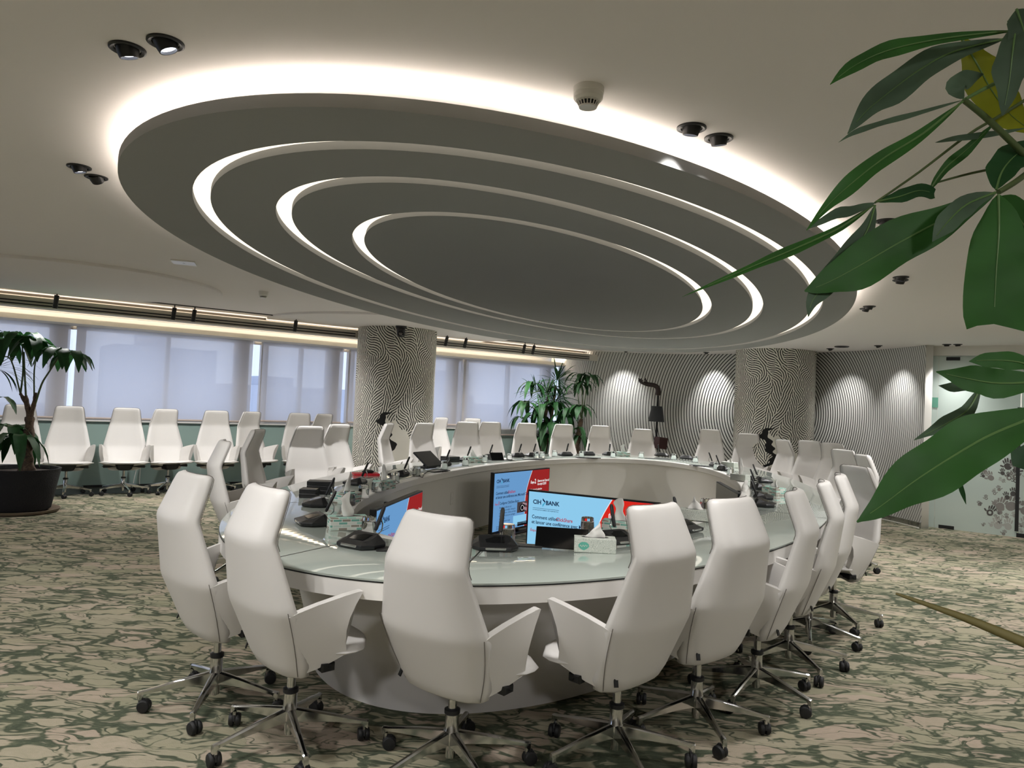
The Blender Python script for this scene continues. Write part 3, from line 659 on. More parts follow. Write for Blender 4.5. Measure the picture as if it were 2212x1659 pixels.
# ================================================================ things on the table
def outward(x, y):
    t = math.radians(TDEG); e1 = (math.cos(t), math.sin(t)); e2 = (math.sin(t), -math.cos(t)); u = (x-TC[0])*e1[0]+(y-TC[1])*e1[1]; v = (x-TC[0])*e2[0]+(y-TC[1])*e2[1]
    gx = e1[0]*u/TA**2+e2[0]*v/TB**2; gy = e1[1]*u/TA**2+e2[1]*v/TB**2; L = math.hypot(gx, gy); return gx/L, gy/L
def seat_rot(x, y):                      # local -Y points out to the sitter
    gx, gy = outward(x, y); return math.atan2(gy, gx)+PI/2
def on_table(px, py):
    p = at_z(px, py, TZ+.0004); return p.x, p.y
M_micbody = mat('microphone_body', (24, 25, 27), .38); M_silver = mat('silver_trim', (190, 190, 188), .22, 1.0)
mic = thing('conference_microphone', 'x', 'microphone unit', (0, 0, 0), 0, 'delegate microphone units on the table')
m = MB(); H_ = [(-.125, -.035), (-.085, -.095), (.085, -.095), (.125, -.035), (.125, .05), (.09, .085), (-.09, .085), (-.125, .05)]
rs = [[(x*.94, y*.94, .003) for x, y in H_], [(x, y, .012) for x, y in H_], [(x, y, .026) for x, y in H_]]
top = [(-.085, -.02, .046), (-.06, -.055, .038), (.06, -.055, .038), (.085, -.02, .046), (.085, .035, .066), (.062, .055, .068), (-.062, .055, .068), (-.085, .035, .066)]
m.rings(rs+[top]); m.build('body', M_micbody, mic, smooth=0, bevel=.003)
def slope(y): return .038+(y+.055)*(.030/.11)+.0012
m = MB(); m.poly([(-.048, -.042, slope(-.042)), (.048, -.042, slope(-.042)), (.056, .03, slope(.03)), (-.056, .03, slope(.03))]); o = m.build('touch_screen', M_screenglass, mic, smooth=0); o['label'] = 'glossy black touch screen'
m = MB(); m.rings([[(x, -.0965+y_*.3, .019+y_) for x, y_ in rrect(.11*k_, .012*k_, .005)] for k_ in (1.0,)] + [[(x, -.099, .019+y_) for x, y_ in rrect(.104, .009, .004)]], (True, True)); o = m.build('grip_bar', M_silver, mic); o['label'] = 'silver grip bar'
m = MB(); m.tube([(.030, .060, .06), (.034, .090, .055), (.040, .112, .075), (.044, .112, .11), (.042, .098, .14)], .0035, 6); o = m.build('hinge_loop', M_silver, mic); o['label'] = 'bent silver hinge'
rod0 = Vector((.034, .066, .078)); rod1 = Vector((.046, .118, .205))
m = MB(); ax = (rod1-rod0).normalized(); sd = ax.cross(Vector((0, 0, 1))).normalized()
rs = []
for f, w in ((0, .008), (.06, .0125), (.9, .0125), (1, .008)):
    c_ = rod0+(rod1-rod0)*f; up_ = sd.cross(ax); rs.append([c_+sd*(w*math.cos(j*PI/4))+up_*(w*.75*math.sin(j*PI/4)) for j in range(8)])
m.rings(rs); o = m.build('microphone_rod', M_black, mic); 
MIC = [(780, 1180, 28, 'front microphone unit with open hand rest, left of the centre chair'), (1068, 1186, 4, 'front microphone unit right of the centre chair'), (1332, 1172, -30, 'front microphone unit behind the teal heart tissue box'), (1478, 1146, -40, 'microphone unit half hidden between the two right front chairs'),
  (676, 1132, 60, 'microphone unit at the left front beside the block patterned tissue box'), (683, 1092, 70, 'microphone unit at the left, before the black box stack'), (768, 1046, 84, 'microphone unit in front of the red notebook'), (862, 1028, 92, 'microphone unit on the left beside the looped cable'),
  (955, 1006, 100, 'microphone unit at the far left, first after the slanted desk monitor'), (1003, 996, 105, 'microphone unit at the far left, second after the slanted desk monitor'), (1052, 990, 110, 'far microphone unit left of the dark name plate'), (1116, 987, 120, 'far microphone unit right of the dark name plate'),
  (1148, 986, 128, 'far microphone unit directly before the potted plants'), (1221, 984.5, 140, 'far microphone unit in front of the second far chair'), (1269, 983.5, 150, 'far microphone unit left of the third far chair'), (1317, 984, 160, 'far microphone unit by the far tissue box'),
  (1430, 986, 176, 'far microphone unit under the dark hand sculpture'), (1485, 992, 190, 'far microphone unit right of the hand sculpture'), (1549, 1008, 205, 'microphone unit at the far right, before the striped wall'), (1566, 1016, 212, 'microphone unit at the far right, second before the column'),
  (1649, 1042, 236, 'dark microphone unit on the right, behind the striped tissue box'), (1645, 1057, 244, 'dark microphone unit on the right, beside the striped tissue box'), (1648, 1077, 250, 'microphone unit on the right, just below the striped tissue box'), (1650, 1093, 256, 'microphone unit on the right with round glint, nearest the white chair')]
first = True
for px, py, _, lb in MIC:
    x, y = on_table(px, py); rz = seat_rot(x, y)
    if first: mic.location = (x, y, TZ+.0005); mic.rotation_euler[2] = rz; mic['label'] = lb; first = False
    else: dup(mic, (x, y, TZ+.0005), rz, lb)
# tumblers, upside down
M_glass = mat('clear_glass', (250, 252, 252), 0.0, 0, .5, Transmission_Weight=1.0, IOR=1.45)
gm = MB(); gm.lathe([(.0375, 0), (.036, .05), (.033, .092), (.030, .095), (.0, .095)], 28, None, (False, False)); gm.lathe([(.0375, 0), (.0352, .002), (.0325, .06), (.029, .068), (.0, .070)], 28, None, (False, False))
GME = gm.mesh('tumbler', M_glass, 40)
GL = [(796, 1153, 'tumbler between the block tissue box and the front microphone unit'), (1096, 1170, 'tumbler right of the front microphone unit, before the angled screen'), (1268, 1152, 'tumbler behind the black name plate, against the bright screen'), (754, 1090, 'tumbler behind the block patterned tissue box'), (785, 1075, 'tumbler on the left, first of three before the inner rim'),
  (813, 1061, 'tumbler on the left, second of three before the inner rim'), (853, 1043, 'tumbler on the left, third of three before the inner rim'), (899, 1028, 'tumbler beside the looped cable'), (959, 1014, 'tumbler at the far left, right of the slanted desk monitor'), (1005, 1006, 'tumbler at the far left, second right of the slanted desk monitor'), (1047, 999, 'tumbler left of the far dark name plate'),
  (1100, 995, 'tumbler right of the far white papers'), (1158, 990, 'tumbler before the potted plants, left one of a pair'), (1171, 989.5, 'tumbler before the potted plants, right one of a pair'), (1198, 986, 'tumbler in front of the second far chair'), (1256, 988, 'tumbler left of the third far chair'), (1324, 988, 'tumbler left of the far tissue box'), (1385, 989, 'single tumbler in front of the fourth far chair'),
  (1455, 993, 'tumbler right of the hand sculpture'), (1502, 999, 'tumbler in front of the narrow far chair'), (1547, 1014, 'tumbler at the far right, before the striped wall'), (1577, 1026, 'tumbler at the far right, before the right column'), (1629, 1056, 'low tumbler on the right beside the torn white tissue'), (1523, 1104, 'tumbler behind the right front tissue box'), (832, 1050, 'tumbler right beside the second block tissue box')]
for px, py, lb in GL:
    x, y = on_table(px, py); o = link_mesh('tumbler', GME, None, (x, y, TZ+.0005)); o.scale = (1.16, 1.16, 1.05); o.rotation_euler[2] = random.uniform(0, 3); tag(o, 'clear upturned '+lb, 'glass', 'clear tumblers on the table')
# tissue boxes
def tissue_mat(name, kind):
    m = mat(name, (206, 214, 204), .5); k = NT(m); tc = k.n('ShaderNodeTexCoord'); mp = k.n('ShaderNodeMapping'); k.l(tc.outputs['Object'], mp.inputs[0])
    if kind == 'blocks':
        sx = k.n('ShaderNodeSeparateXYZ'); k.l(tc.outputs['Object'], sx.inputs[0]); cx = k.n('ShaderNodeCombineXYZ'); k.l(k.math('ADD', sx.outputs[0], sx.outputs[1]), cx.inputs[0]); k.l(sx.outputs[2], cx.inputs[1])
        br = k.n('ShaderNodeTexBrick'); k.l(cx.outputs[0], br.inputs['Vector']); br.inputs['Scale'].default_value = 1; br.inputs['Brick Width'].default_value = .052; br.inputs['Row Height'].default_value = .0165; br.inputs['Mortar Size'].default_value = .0022; br.offset = .37
        br.inputs['Color1'].default_value = (0, 0, 0, 1); br.inputs['Color2'].default_value = (1, 1, 1, 1); br.inputs['Mortar'].default_value = (.5, .5, .5, 1)
        c_ = k.ramp(br.outputs['Color'], [(0.0, (150, 142, 130)), (.22, (120, 178, 164)), (.45, (216, 220, 212)), (.62, (158, 204, 190)), (.85, (196, 214, 204))], 'CONSTANT')
        k.l(k.mix(br.outputs['Fac'], c_, (226, 228, 222)), k.b.inputs['Base Color'])
    else:
        wv = k.n('ShaderNodeTexWave', wave_type='BANDS', bands_direction='DIAGONAL'); k.l(tc.outputs['Object'], wv.inputs['Vector']); wv.inputs['Scale'].default_value = 9; wv.inputs['Distortion'].default_value = 12; wv.inputs['Detail'].default_value = 0; wv.inputs['Detail Scale'].default_value = 6
        k.l(k.ramp(wv.outputs[0], [(.0, (176, 184, 174)), (.3, (214, 216, 208)), (.7, (222, 224, 216)), (1, (186, 194, 184))]), k.b.inputs['Base Color'])
    return m
M_tb = tissue_mat('tissue_blocks', 'blocks'); M_tw = tissue_mat('tissue_waves', 'waves'); M_tissue = mat('tissue_paper', (238, 236, 232), .9, spec=.1)
M_teal = mat('teal_print', (96, 178, 160), .5)
def tissue_sheet(h, seed):
    rr = random.Random(seed); m = MB(); n = 20; rs = []; lean = rr.uniform(-.25, .25); top = rr.uniform(.012, .03); ph = rr.uniform(0, 6)
    for i in range(9):
        f = i/8; w = .056*(1-f)**.92+.003 if h < .1 else .034-.008*f+.006*math.sin(f*7+ph); d_ = .010*(1-f)+.0025
        r_ = []
        for j in range(n):
            a = 2*PI*j/n; x = w*math.cos(a); y = d_*math.sin(a)+.010*math.sin(x*70+ph+f*2)*(1-.4*f)+.02*f*math.sin(ph)
            r_.append((x+lean*f*h+.004*math.sin(f*9+ph), y, f*h*(1+.20*math.cos(a+ph)*f)))
        rs.append(r_)
    m.rings(rs, (False, True)); return m
def tissue_box(px, py, rz, kind, lb, h=.09, heart=False, sheet=True):
    x, y = on_table(px, py); t = thing('tissue_box', lb, 'tissue box', (x, y, TZ+.0004), rz, 'tissue boxes on the table')
    m = MB(); m.box((0, 0, .0375), (.225, .115, .075)); m.build('carton', M_tb if kind == 'b' else M_tw, t, smooth=0, bevel=.002)
    m = MB(); m.poly([(.075*math.cos(a), .026*math.sin(a), .0757) for a in (2*PI*i/20 for i in range(20))]); m.build('opening', M_black, t, smooth=0)
    if sheet:
        o = tissue_sheet(h, int(px) % 97).build('tissue', M_tissue, t, smooth=70, loc=(0, 0, .072)); o['label'] = 'white paper tissue pulled up'
    if heart:
        m = MB(); pts = []
        for i in range(28):
            a = 2*PI*i/28; pts.append((-.062+.026*math.cos(a)*(1+.12*math.cos(2*a)), -.0577, .031+.022*math.sin(a)*(1+.1*math.sin(a))+.005*abs(math.cos(a))))
        m.poly(pts); o = m.build('teal_label', M_teal, t, smooth=0); o['label'] = 'teal heart-shaped label'
        m = MB(); m.tube([(-.082+.040*u, -.0580, .033+.0055*math.sin(u*19)*(1-.4*u)+.004*u) for u in (i/40 for i in range(41))], .0011, 5); m.build('label_script', M_white, t, smooth=50)
tissue_box(1284, 1190, -.06, 'w', 'tissue box with wavy relief print and teal heart label in front', .075, True)
tissue_box(751, 1142, .42, 'b', 'tissue box with mint and grey blocks at the left front, tall tissue', .125)
tissue_box(747, 1085, 1.15, 'b', 'block patterned tissue box behind the left front one', .13)
tissue_box(829, 1056, 1.25, 'b', 'block patterned tissue box near the red notebook', .12)
tissue_box(1021, 999, .6, 'b', 'block patterned tissue box at the far left of the table', .09)
tissue_box(1346, 986, -.1, 'b', 'tissue box at the far side between two far chairs', .11)
tissue_box(1576, 1009, -.9, 'w', 'tissue box at the far right before the column, cream tissue', .06)
tissue_box(1600, 1038, -1.0, 'w', 'grey tissue box at the right with a tall white tissue', .17)
tissue_box(1671, 1068, -1.25, 'b', 'striped tissue box on the right edge with rounded white tissue', .075)
tissue_box(1502, 1122, -.35, 'w', 'wavy tissue box between the two right front chairs', .085)
tissue_box(1340, 1150, -.3, 'b', 'block patterned tissue box behind the front microphone unit', .12)
# loose tissue
x, y = on_table(1608, 1062); o = tissue_sheet(.10, 5).build('crumpled_tissue', M_tissue, None, smooth=70, loc=(x, y, TZ+.003)); tag(o, 'torn white tissue lying at the right inner rim', 'tissue')
# black box stacks
def black_box(px, py, dz, rz, lb, w=.20, d=.13, h=.034):
    x, y = on_table(px, py); m = MB(); m.box((0, 0, h/2), (w, d, h))
    o = m.build('black_case', M_black, None, smooth=0, bevel=.004, loc=(x, y, TZ+.0006+dz), rotz=rz); tag(o, lb, 'case', 'flat black cases stacked on the table')
    m = MB(); m.box((0, 0, h*.62), (w+.0015, d+.0015, .003)); m.build('lid_seam', M_dark, o, smooth=0)
for i, lb in enumerate(('flat black case at the bottom of the taller stack', 'flat black case in the middle of the taller stack', 'flat black case on top of the taller stack')): black_box(692, 1066, i*.0345, .12, lb, .20, .14)
for i, lb in enumerate(('flat black case at the bottom of the shorter stack', 'flat black case on top of the shorter stack')): black_box(668, 1074, i*.0345, .05, lb, .13, .13)
for i, lb in enumerate(('lower black case in the far left pair on the table', 'upper black case in the far left pair on the table')): black_box(972, 997, i*.0345, .8, lb, .2, .16)
# name plates, desk pads, notebook, phone, papers, slanted monitor, cable
def tent(px, py, rz, lb, w=.27):
    x, y = on_table(px, py); m = MB(); s_ = [(-.055, 0), (-.05, .004), (.012, .105), (.018, .105), (.055, 0)]
    m.rings([[(sx*w/2, a, b) for a, b in s_] for sx in (-1, 1)]); o = m.build('name_plate', M_screenglass, None, smooth=0, bevel=.002, loc=(x, y, TZ+.0005), rotz=rz); tag(o, lb, 'name plate', 'dark name plates')
tent(1213, 1182, -.13, 'big black name plate leaning back in front of the bright screen', .29)
tent(1072, 994, .55, 'small dark name plate at the far side of the table', .2)
def pad(px, py, rz, w, d, lb, cat='desk pad', mt=None, h=.008, name='connection_panel'):
    x, y = on_table(px, py); m = MB(); m.rings([[(a, b, z) for a, b in rrect(w, d, .006, 2)] for z in (0, h)]); o = m.build(name, mt or M_micbody, None, smooth=40, bevel=.001, loc=(x, y, TZ+.0005), rotz=rz); tag(o, lb, cat); return o
p_ = pad(1138, 1180, -.02, .17, .07, 'flat black connection panel between microphone unit and name plate')
pad(843, 1188, .12, .14, .10, 'flat black panel beside the front microphone unit, behind the centre chair')
pad(716, 1120, .9, .12, .09, 'small black panel behind the left front tissue box')
pad(948, 1018, 1.0, .3, .10, 'low black panel on the far left of the table')
pad(1152, 992.5, .5, .34, .10, 'long low black panel before the potted plants')
pad(1270, 989, .25, .40, .10, 'long low black panel left of the far tissue box')
pad(1420, 991.5, -.1, .42, .10, 'long low black panel under the dark hand sculpture')
pad(1520, 1007, -.6, .42, .10, 'long low black panel at the far right of the table')
M_rednb = mat('red_notebook', (196, 28, 44), .45)
nb = pad(790, 1026, .35, .26, .17, 'closed red notebook on the left of the table', 'notebook', M_rednb, .02, 'notebook'); 
m = MB(); m.box((0, 0, .010), (.252, .164, .012)); o = m.build('pages', M_tissue, nb, smooth=0)
x, y = nb.location.x+.02, nb.location.y+.01
m = MB(); m.lathe([(.0, 0), (.030, .001), (.040, .010), (.036, .022), (.02, .030), (0, .032)], 20, Matrix.Scale(1.6, 4, (1, 0, 0)), (False, False)); o = m.build('computer_mouse', M_black, None, loc=(x, y, TZ+.0215), rotz=.4); tag(o, 'dark oval computer mouse lying on the red notebook', 'mouse')
pad(1088, 992.5, .5, .21, .28, 'stack of white papers beside the far dark name plate', 'papers', M_tissue, .012, 'paper_stack')
x, y = on_table(925, 1010); t = thing('desk_monitor', 'slanted black desk monitor on the far left of the table', 'monitor', (x, y, TZ+.0005), 1.15)
Mx = Matrix.Translation((0, 0, .10)) @ Matrix.Rotation(math.radians(-52), 4, 'X')
m = MB(); m.box((0, 0, 0), (.38, .022, .25), Mx); m.build('screen_panel', M_black, t, smooth=0, bevel=.004)
m = MB(); m.box((0, .03, .006), (.2, .16, .012)); m.tube([(0, .06, .01), (0, .03, .09)], .014, 10); m.build('foot', M_black, t, smooth=30)
m = MB(); pts = [];
for i in range(40):
    f = i/39; q_ = at_z(892+62*f+6*math.sin(f*9), 1022+9*math.sin(f*6.0), TZ+.006); pts.append((q_.x, q_.y, TZ+.006))
m.tube(pts, .004, 6); o = m.build('cable', M_rubber); tag(o, 'thin black cable looping on the far left of the table', 'cable')
# wall socket on the inner panel, found where the sight line meets the panel
def inside(x, y, d):
    t = math.radians(TDEG); u = (x-TC[0])*math.cos(t)+(y-TC[1])*math.sin(t); v = (x-TC[0])*math.sin(t)-(y-TC[1])*math.cos(t)
    return (u/(IA+d))**2+(v/(IB+d))**2 < 1
dpt = 6.0
while inside(*at_d(975, 1076, dpt)[:2], .042): dpt += .005
p = at_d(975, 1076, dpt); gx, gy = outward(p.x, p.y); rz = math.atan2(gy, gx)-PI/2
t = thing('wall_socket', 'white double wall socket on the inner panel of the ring', 'socket', (p.x-gx*.004, p.y-gy*.004, p.z), rz)
m = MB(); m.rings([[(a, y_, b) for a, b in rrect(.085, .15, .008, 3)] for y_ in (.006, -.006)]); m.build('cover_plate', M_white, t, smooth=0)
m = MB()
for zz in (-.036, .036): m.lathe([(.0, 0), (.021, 0)], 20, Matrix.Translation((0, -.0064, zz)) @ Matrix.Rotation(PI/2, 4, 'X'), (False, False))
m.build('socket_hole', M_inner, t, smooth=0)
# white cables hanging on the mint panel
def on_wall(px, py, n=12.975):
    d = sight(px, py); k_ = (n-EYE.dot(NV))/d.dot(NV); return EYE+d*k_
for a, b, lb in (((299, 985), (289, 1044), 'thin white cable on the mint panel, left one of two'), ((302, 985), (302.5, 1046), 'thin white cable on the mint panel, right one of two')):
    P = [on_wall(a[0]+(b[0]-a[0])*f+1.0*math.sin(f*5), a[1]+(b[1]-a[1])*f) for f in (i/10 for i in range(11))]; m = MB(); m.tube(P, .006, 6); o = m.build('cable', M_white); tag(o, lb, 'cable', 'white cables on the mint panel')
# ================================================================ leaves and plants
def leaf_mat(name, rgb, tl=.25):
    m = mat(name, rgb, .55, spec=.3); k = NT(m); tc = k.n('ShaderNodeTexCoord'); nz = k.noise(tc.outputs['Object'], 14, 3)
    c_ = k.mix(nz.outputs[0], tuple(int(v*.62) for v in rgb), tuple(min(255, int(v*1.25)) for v in rgb)); k.l(c_, k.b.inputs['Base Color'])
    t = k.n('ShaderNodeBsdfTranslucent'); k.l(c_, t.inputs[0]); mx = k.n('ShaderNodeMixShader'); mx.inputs[0].default_value = tl
    out = [n_ for n_ in k.t.nodes if n_.type == 'OUTPUT_MATERIAL'][0]; k.l(k.b.outputs[0], mx.inputs[1]); k.l(t.outputs[0], mx.inputs[2]); k.l(mx.outputs[0], out.inputs[0]); return m
M_leaf = leaf_mat('leaf_green', (44, 88, 34)); M_leafd = leaf_mat('leaf_dark', (32, 70, 34), .2); M_leafy = leaf_mat('leaf_yellowing', (134, 140, 30), .35); M_leafg = leaf_mat('leaf_back', (72, 92, 72), .2)
M_vein = mat('leaf_vein', (84, 114, 62), .5); M_stem = mat('green_stem', (70, 86, 46), .55); M_bark = mat('bark', (74, 60, 48), .85); M_soil = mat('soil', (40, 32, 26), .95); M_pot = mat('black_fabric_pot', (18, 18, 20), .9); M_saucer = mat('clay_saucer', (112, 98, 82), .7)
k = NT(M_bark); tc = k.n('ShaderNodeTexCoord'); nz = k.noise(tc.outputs['Object'], 30, 4, .6, 1); k.l(k.ramp(nz.outputs[0], [(.3, (48, 38, 32)), (.7, (104, 86, 68))]), k.b.inputs['Base Color'])
k = NT(M_pot); tc = k.n('ShaderNodeTexCoord'); nz = k.noise(tc.outputs['Object'], 60, 3); k.bump(nz.outputs[0], .8, .01)
def cr(P, n):
    P = [Vector(p) for p in P]; P = [P[0]]+P+[P[-1]]; out = []
    for i in range(1, len(P)-2):
        for j in range(n):
            u = j/n; p0, p1, p2, p3 = P[i-1], P[i], P[i+1], P[i+2]
            out.append(.5*((2*p1)+(-p0+p2)*u+(2*p0-5*p1+4*p2-p3)*u*u+(-p0+3*p1-3*p2+p3)*u**3))
    out.append(P[-2].copy()); return out
def add_leaf(mb, mid, half, normal, fold=.25, peak=.55, wav=.085, blunt=0.0, seed=0, asym=0.0, n=5):
    c_ = cr(mid, n); N_ = len(c_); rows = []; normal = Vector(normal)
    for i, p in enumerate(c_):
        f = i/(N_-1); t = (c_[min(i+1, N_-1)]-c_[max(i-1, 0)]).normalized(); s_ = t.cross(normal); s_ = s_.normalized() if s_.length > 1e-5 else Vector((1, 0, 0)); nn = s_.cross(t)
        a = (f/peak)**.9 if f < peak else ((1-f)/(1-peak))**1.12 if not blunt else max(blunt, 1-((f-peak)/(1-peak))**2*(1-blunt))
        w = half*max(.03, math.sin(min(1, a)*PI/2))
        w1 = w*(1+wav*math.sin(f*17+seed))*(1+asym); w2 = w*(1+wav*math.sin(f*14+seed*2+1))*(1-asym)
        rp = .10*w*math.sin(f*21+seed)
        if blunt and i == N_-1:
            cut = (.30, .16, .0, .06, .20); L_ = half
            rows.append([p-s_*w1+t*L_*cut[0], p-s_*w1*.55+t*L_*cut[1], p+t*L_*cut[2], p+s_*w2*.55+t*L_*cut[3], p+s_*w2*.9+t*L_*cut[4]]); continue
        rows.append([p-s_*w1+nn*(fold*w1+rp), p-s_*w1*.55+nn*fold*w1*.5, p, p+s_*w2*.55+nn*fold*w2*.5, p+s_*w2+nn*(fold*w2-rp)])
    mb.grid(rows); return c_
# --- near plant at the right edge of the picture
np_ = thing('money_tree', 'close-up green leafy branches hanging in from the right edge of the picture', 'potted plant', (1.02, .80, 0))
inv = Matrix.Translation(np_.location).inverted()
def npart(m, name, mt, **kw):
    o = m.build(name, mt, smooth=kw.pop('smooth', 60), **kw); o.parent = np_; o.matrix_parent_inverse = inv; return o
def near_leaf(pts, half, mt=M_leaf, tilt=(0, 0, 0), vein=True, **kw):
    mid = [at_d(x, y, d) for x, y, d in pts]; dmid = pts[len(pts)//2][2]; n_ = (EYE-mid[len(mid)//2]).normalized()+Vector(tilt)
    m = MB(); c_ = add_leaf(m, mid, half*dmid/F_PX, n_.normalized(), seed=len(pts)+pts[0][0]*.37, **kw); o = npart(m, 'leaf', mt)
    if vein:
        m = MB(); k_ = len(c_); m.tube([p+n_.normalized()*.0006 for p in c_[:int(k_*.92)]], [max(.0004, .0014*(1-i/k_)) for i in range(int(k_*.92))], 5)
        v = m.build('midrib', M_vein, smooth=60); v.parent = o
        v.matrix_parent_inverse = Matrix.Identity(4); v.matrix_basis = inv
        v.parent = o; v.matrix_parent_inverse = Matrix.Identity(4); v.matrix_basis = Matrix.Identity(4)
        o['label'] = 'leaf with pale midrib'
    return o
def stem(pts, r0, r1, mt=M_stem, name='stem'):
    P = cr([at_d(x, y, d) for x, y, d in pts], 4); m = MB(); k_ = len(P); m.tube(P, [r0+(r1-r0)*i/(k_-1) for i in range(k_)], 7); return npart(m, name, mt)
near_leaf([(2195, 66, .82), (2050, 82, .80), (1930, 106, .78), (1850, 140, .77), (1793, 183, .76)], 21, M_leaf, (0, 0, .5), fold=.15, peak=.62)
near_leaf([(2170, 84, .84), (2060, 112, .83), (1985, 152, .82), (1915, 204, .81), (1868, 244, .80), (1831, 289, .79)], 34, M_leafg, (0, 0, .3), fold=.12, peak=.5)
near_leaf([(2078, 84, .90), (2110, 138, .90), (2145, 200, .91), (2185, 250, .92), (2240, 290, .93)], 44, M_leafy, (.3, 0, .2), fold=.1, peak=.5)
near_leaf([(2196, 50, .80), (2188, 110, .79), (2180, 180, .79), (2166, 250, .79)], 34, M_leafg, (-.2, 0, .2), fold=.1, peak=.45)
near_leaf([(2178, 46, .84), (2200, 52, .85), (2230, 64, .85)], 16, M_leafg, fold=.1)
near_leaf([(2196, 20, .8), (2210, 60, .79), (2225, 110, .79)], 30, M_leafg, fold=.1)
near_leaf([(2080, 216, .80), (2000, 240, .79), (1920, 262, .78), (1850, 285, .77), (1811, 308, .77)], 9, M_leafg, (0, 0, .7), fold=.1, vein=False)
near_leaf([(2079, 220, .80), (1995, 288, .79), (1915, 338, .78), (1850, 388, .77), (1792, 440, .77), (1742, 498, .76)], 21, M_leaf, (0, 0, .35), fold=.15)
near_leaf([(2082, 213, .80), (2065, 190, .80), (2085, 172, .81), (2125, 160, .82)], 22, M_leafg, fold=.1, vein=False)
stem([(2082, 216, .80), (2125, 250, .81), (2170, 292, .82), (2225, 345, .83)], .0032, .004)
stem([(2082, 216, .80), (2130, 190, .81), (2190, 162, .82), (2260, 130, .83)], .0018, .0028, M_vein)
near_leaf([(1890, 438, .84), (1850, 452, .83), (1800, 466, .82), (1742, 496, .81)], 13, M_leafg, (0, 0, .4), fold=.15, vein=False)
near_leaf([(1886, 444, .84), (1815, 492, .82), (1735, 530, .80), (1650, 566, .78), (1570, 600, .76), (1474, 641, .74)], 12, M_leaf, (0, 0, .4), fold=.1, peak=.42)
near_leaf([(1890, 444, .84), (1872, 500, .83), (1832, 555, .82), (1792, 604, .81), (1756, 648, .80), (1746, 684, .80)], 27, M_leafg, (.2, 0, .2), fold=.2, peak=.5)
near_leaf([(1893, 436, .84), (1940, 426, .85), (1985, 412, .86), (2018, 418, .87)], 16, M_leafd, (0, 0, .3), fold=.1, blunt=.5)
near_leaf([(2008, 412, .88), (2040, 366, .87), (2090, 322, .87), (2150, 264, .86)], 12, M_leaf, (0, 0, .3), fold=.1)
near_leaf([(2020, 308, .86), (2070, 298, .86), (2140, 290, .87), (2220, 276, .88)], 7, M_leafg, fold=.1, vein=False)
stem([(1890, 438, .84), (1985, 372, .86), (2090, 292, .88), (2160, 250, .89), (2240, 200, .9)], .0012, .0022)
stem([(2018, 396, .88), (2100, 374, .89), (2212, 352, .9), (2260, 345, .9)], .0012, .0022)
near_leaf([(2150, 418, .80), (2050, 468, .80), (1950, 520, .80), (1850, 578, .80), (1785, 612, .80), (1738, 629, .80)], 50, M_leaf, (0, 0, .15), fold=.12, peak=.5)
near_leaf([(2150, 416, .79), (2088, 442, .78), (2045, 482, .77), (2014, 522, .77)], 25, M_leafg, (.1, 0, .2), fold=.2)
near_leaf([(2157, 420, .79), (2158, 500, .78), (2152, 590, .78), (2147, 700, .78)], 58, M_leaf, (0, 0, 0), fold=.08, peak=.62, blunt=.88, wav=.03)
near_leaf([(2160, 424, .80), (2185, 450, .80), (2220, 500, .80), (2260, 580, .8)], 34, M_leaf, (-.1, 0, .2), fold=.1)
near_leaf([(2152, 410, .81), (2165, 370, .82), (2195, 335, .83), (2250, 300, .84)], 36, M_leafd, (-.1, 0, .2), fold=.12)
stem([(2157, 415, .80), (2190, 395, .81), (2240, 360, .84), (2300, 330, .86)], .003, .004)
near_leaf([(2250, 800, .80), (2200, 782, .80), (2140, 778, .80), (2093, 781, .80)], 20, M_leaf, (0, 0, .2), fold=.1)
near_leaf([(2270, 824, .74), (2160, 828, .74), (2090, 818, .74), (2022, 803, .74)], 34, M_leaf, (0, 0, .2), fold=.15, peak=.45)
near_leaf([(2150, 826, .78), (2100, 830, .78), (2060, 836, .78), (2027, 833, .78)], 12, M_leafg, fold=.1, vein=False)
near_leaf([(2118, 838, .82), (2090, 886, .82), (2040, 918, .81), (1974, 951, .80)], 17, M_leafg, (0, 0, .4), fold=.15)
near_leaf([(2290, 880, .70), (2150, 935, .70), (2060, 985, .70), (1975, 1040, .70), (1905, 1092, .70), (1851, 1128, .70)], 62, M_leaf, (0, 0, .25), fold=.14, peak=.38, wav=.07)
near_leaf([(2240, 960, .74), (2210, 990, .74), (2188, 1006, .74)], 26, M_leafd, fold=.1, vein=False)
near_leaf([(2070, 1020, .75), (2076, 1052, .75), (2087, 1090, .75)], 5, M_leafd, fold=.1, vein=False)
stem([(1935, 1282, .60), (2020, 1312, .585), (2110, 1345, .57), (2260, 1408, .55)], .0010, .0045, mat('brown_stem', (92, 84, 44), .7))
hubx = Vector((1.02, .80, 0))
for hx, hy, hz in ((.85, .90, 1.96), (.86, .9, 1.85), (.80, .80, 1.57), (.70, .74, 1.50), (.55, .56, 1.22)):
    P = cr([(1.02, .80, .9), ((1.02+hx)/2+.06, .82, (hz+.9)/2+.12), (hx, hy, hz)], 6); m = MB(); m.tube(P, [.009-.006*i/(len(P)-1) for i in range(len(P))], 7); npart(m, 'stem', M_stem)
m = MB()
for j in range(3): m.tube([(1.02+.022*math.cos(j*2.1+z*7), .80+.022*math.sin(j*2.1+z*7), z) for z in np.linspace(.33, .98, 24)], .02, 8)
npart(m, 'trunk', M_bark)
m = MB(); m.lathe([(.15, 0), (.17, .02), (.20, .34), (.205, .36), (.185, .36), (.18, .33), (0, .33)], 32, Matrix.Translation((1.02, .80, 0)), (True, False)); npart(m, 'pot', M_pot)
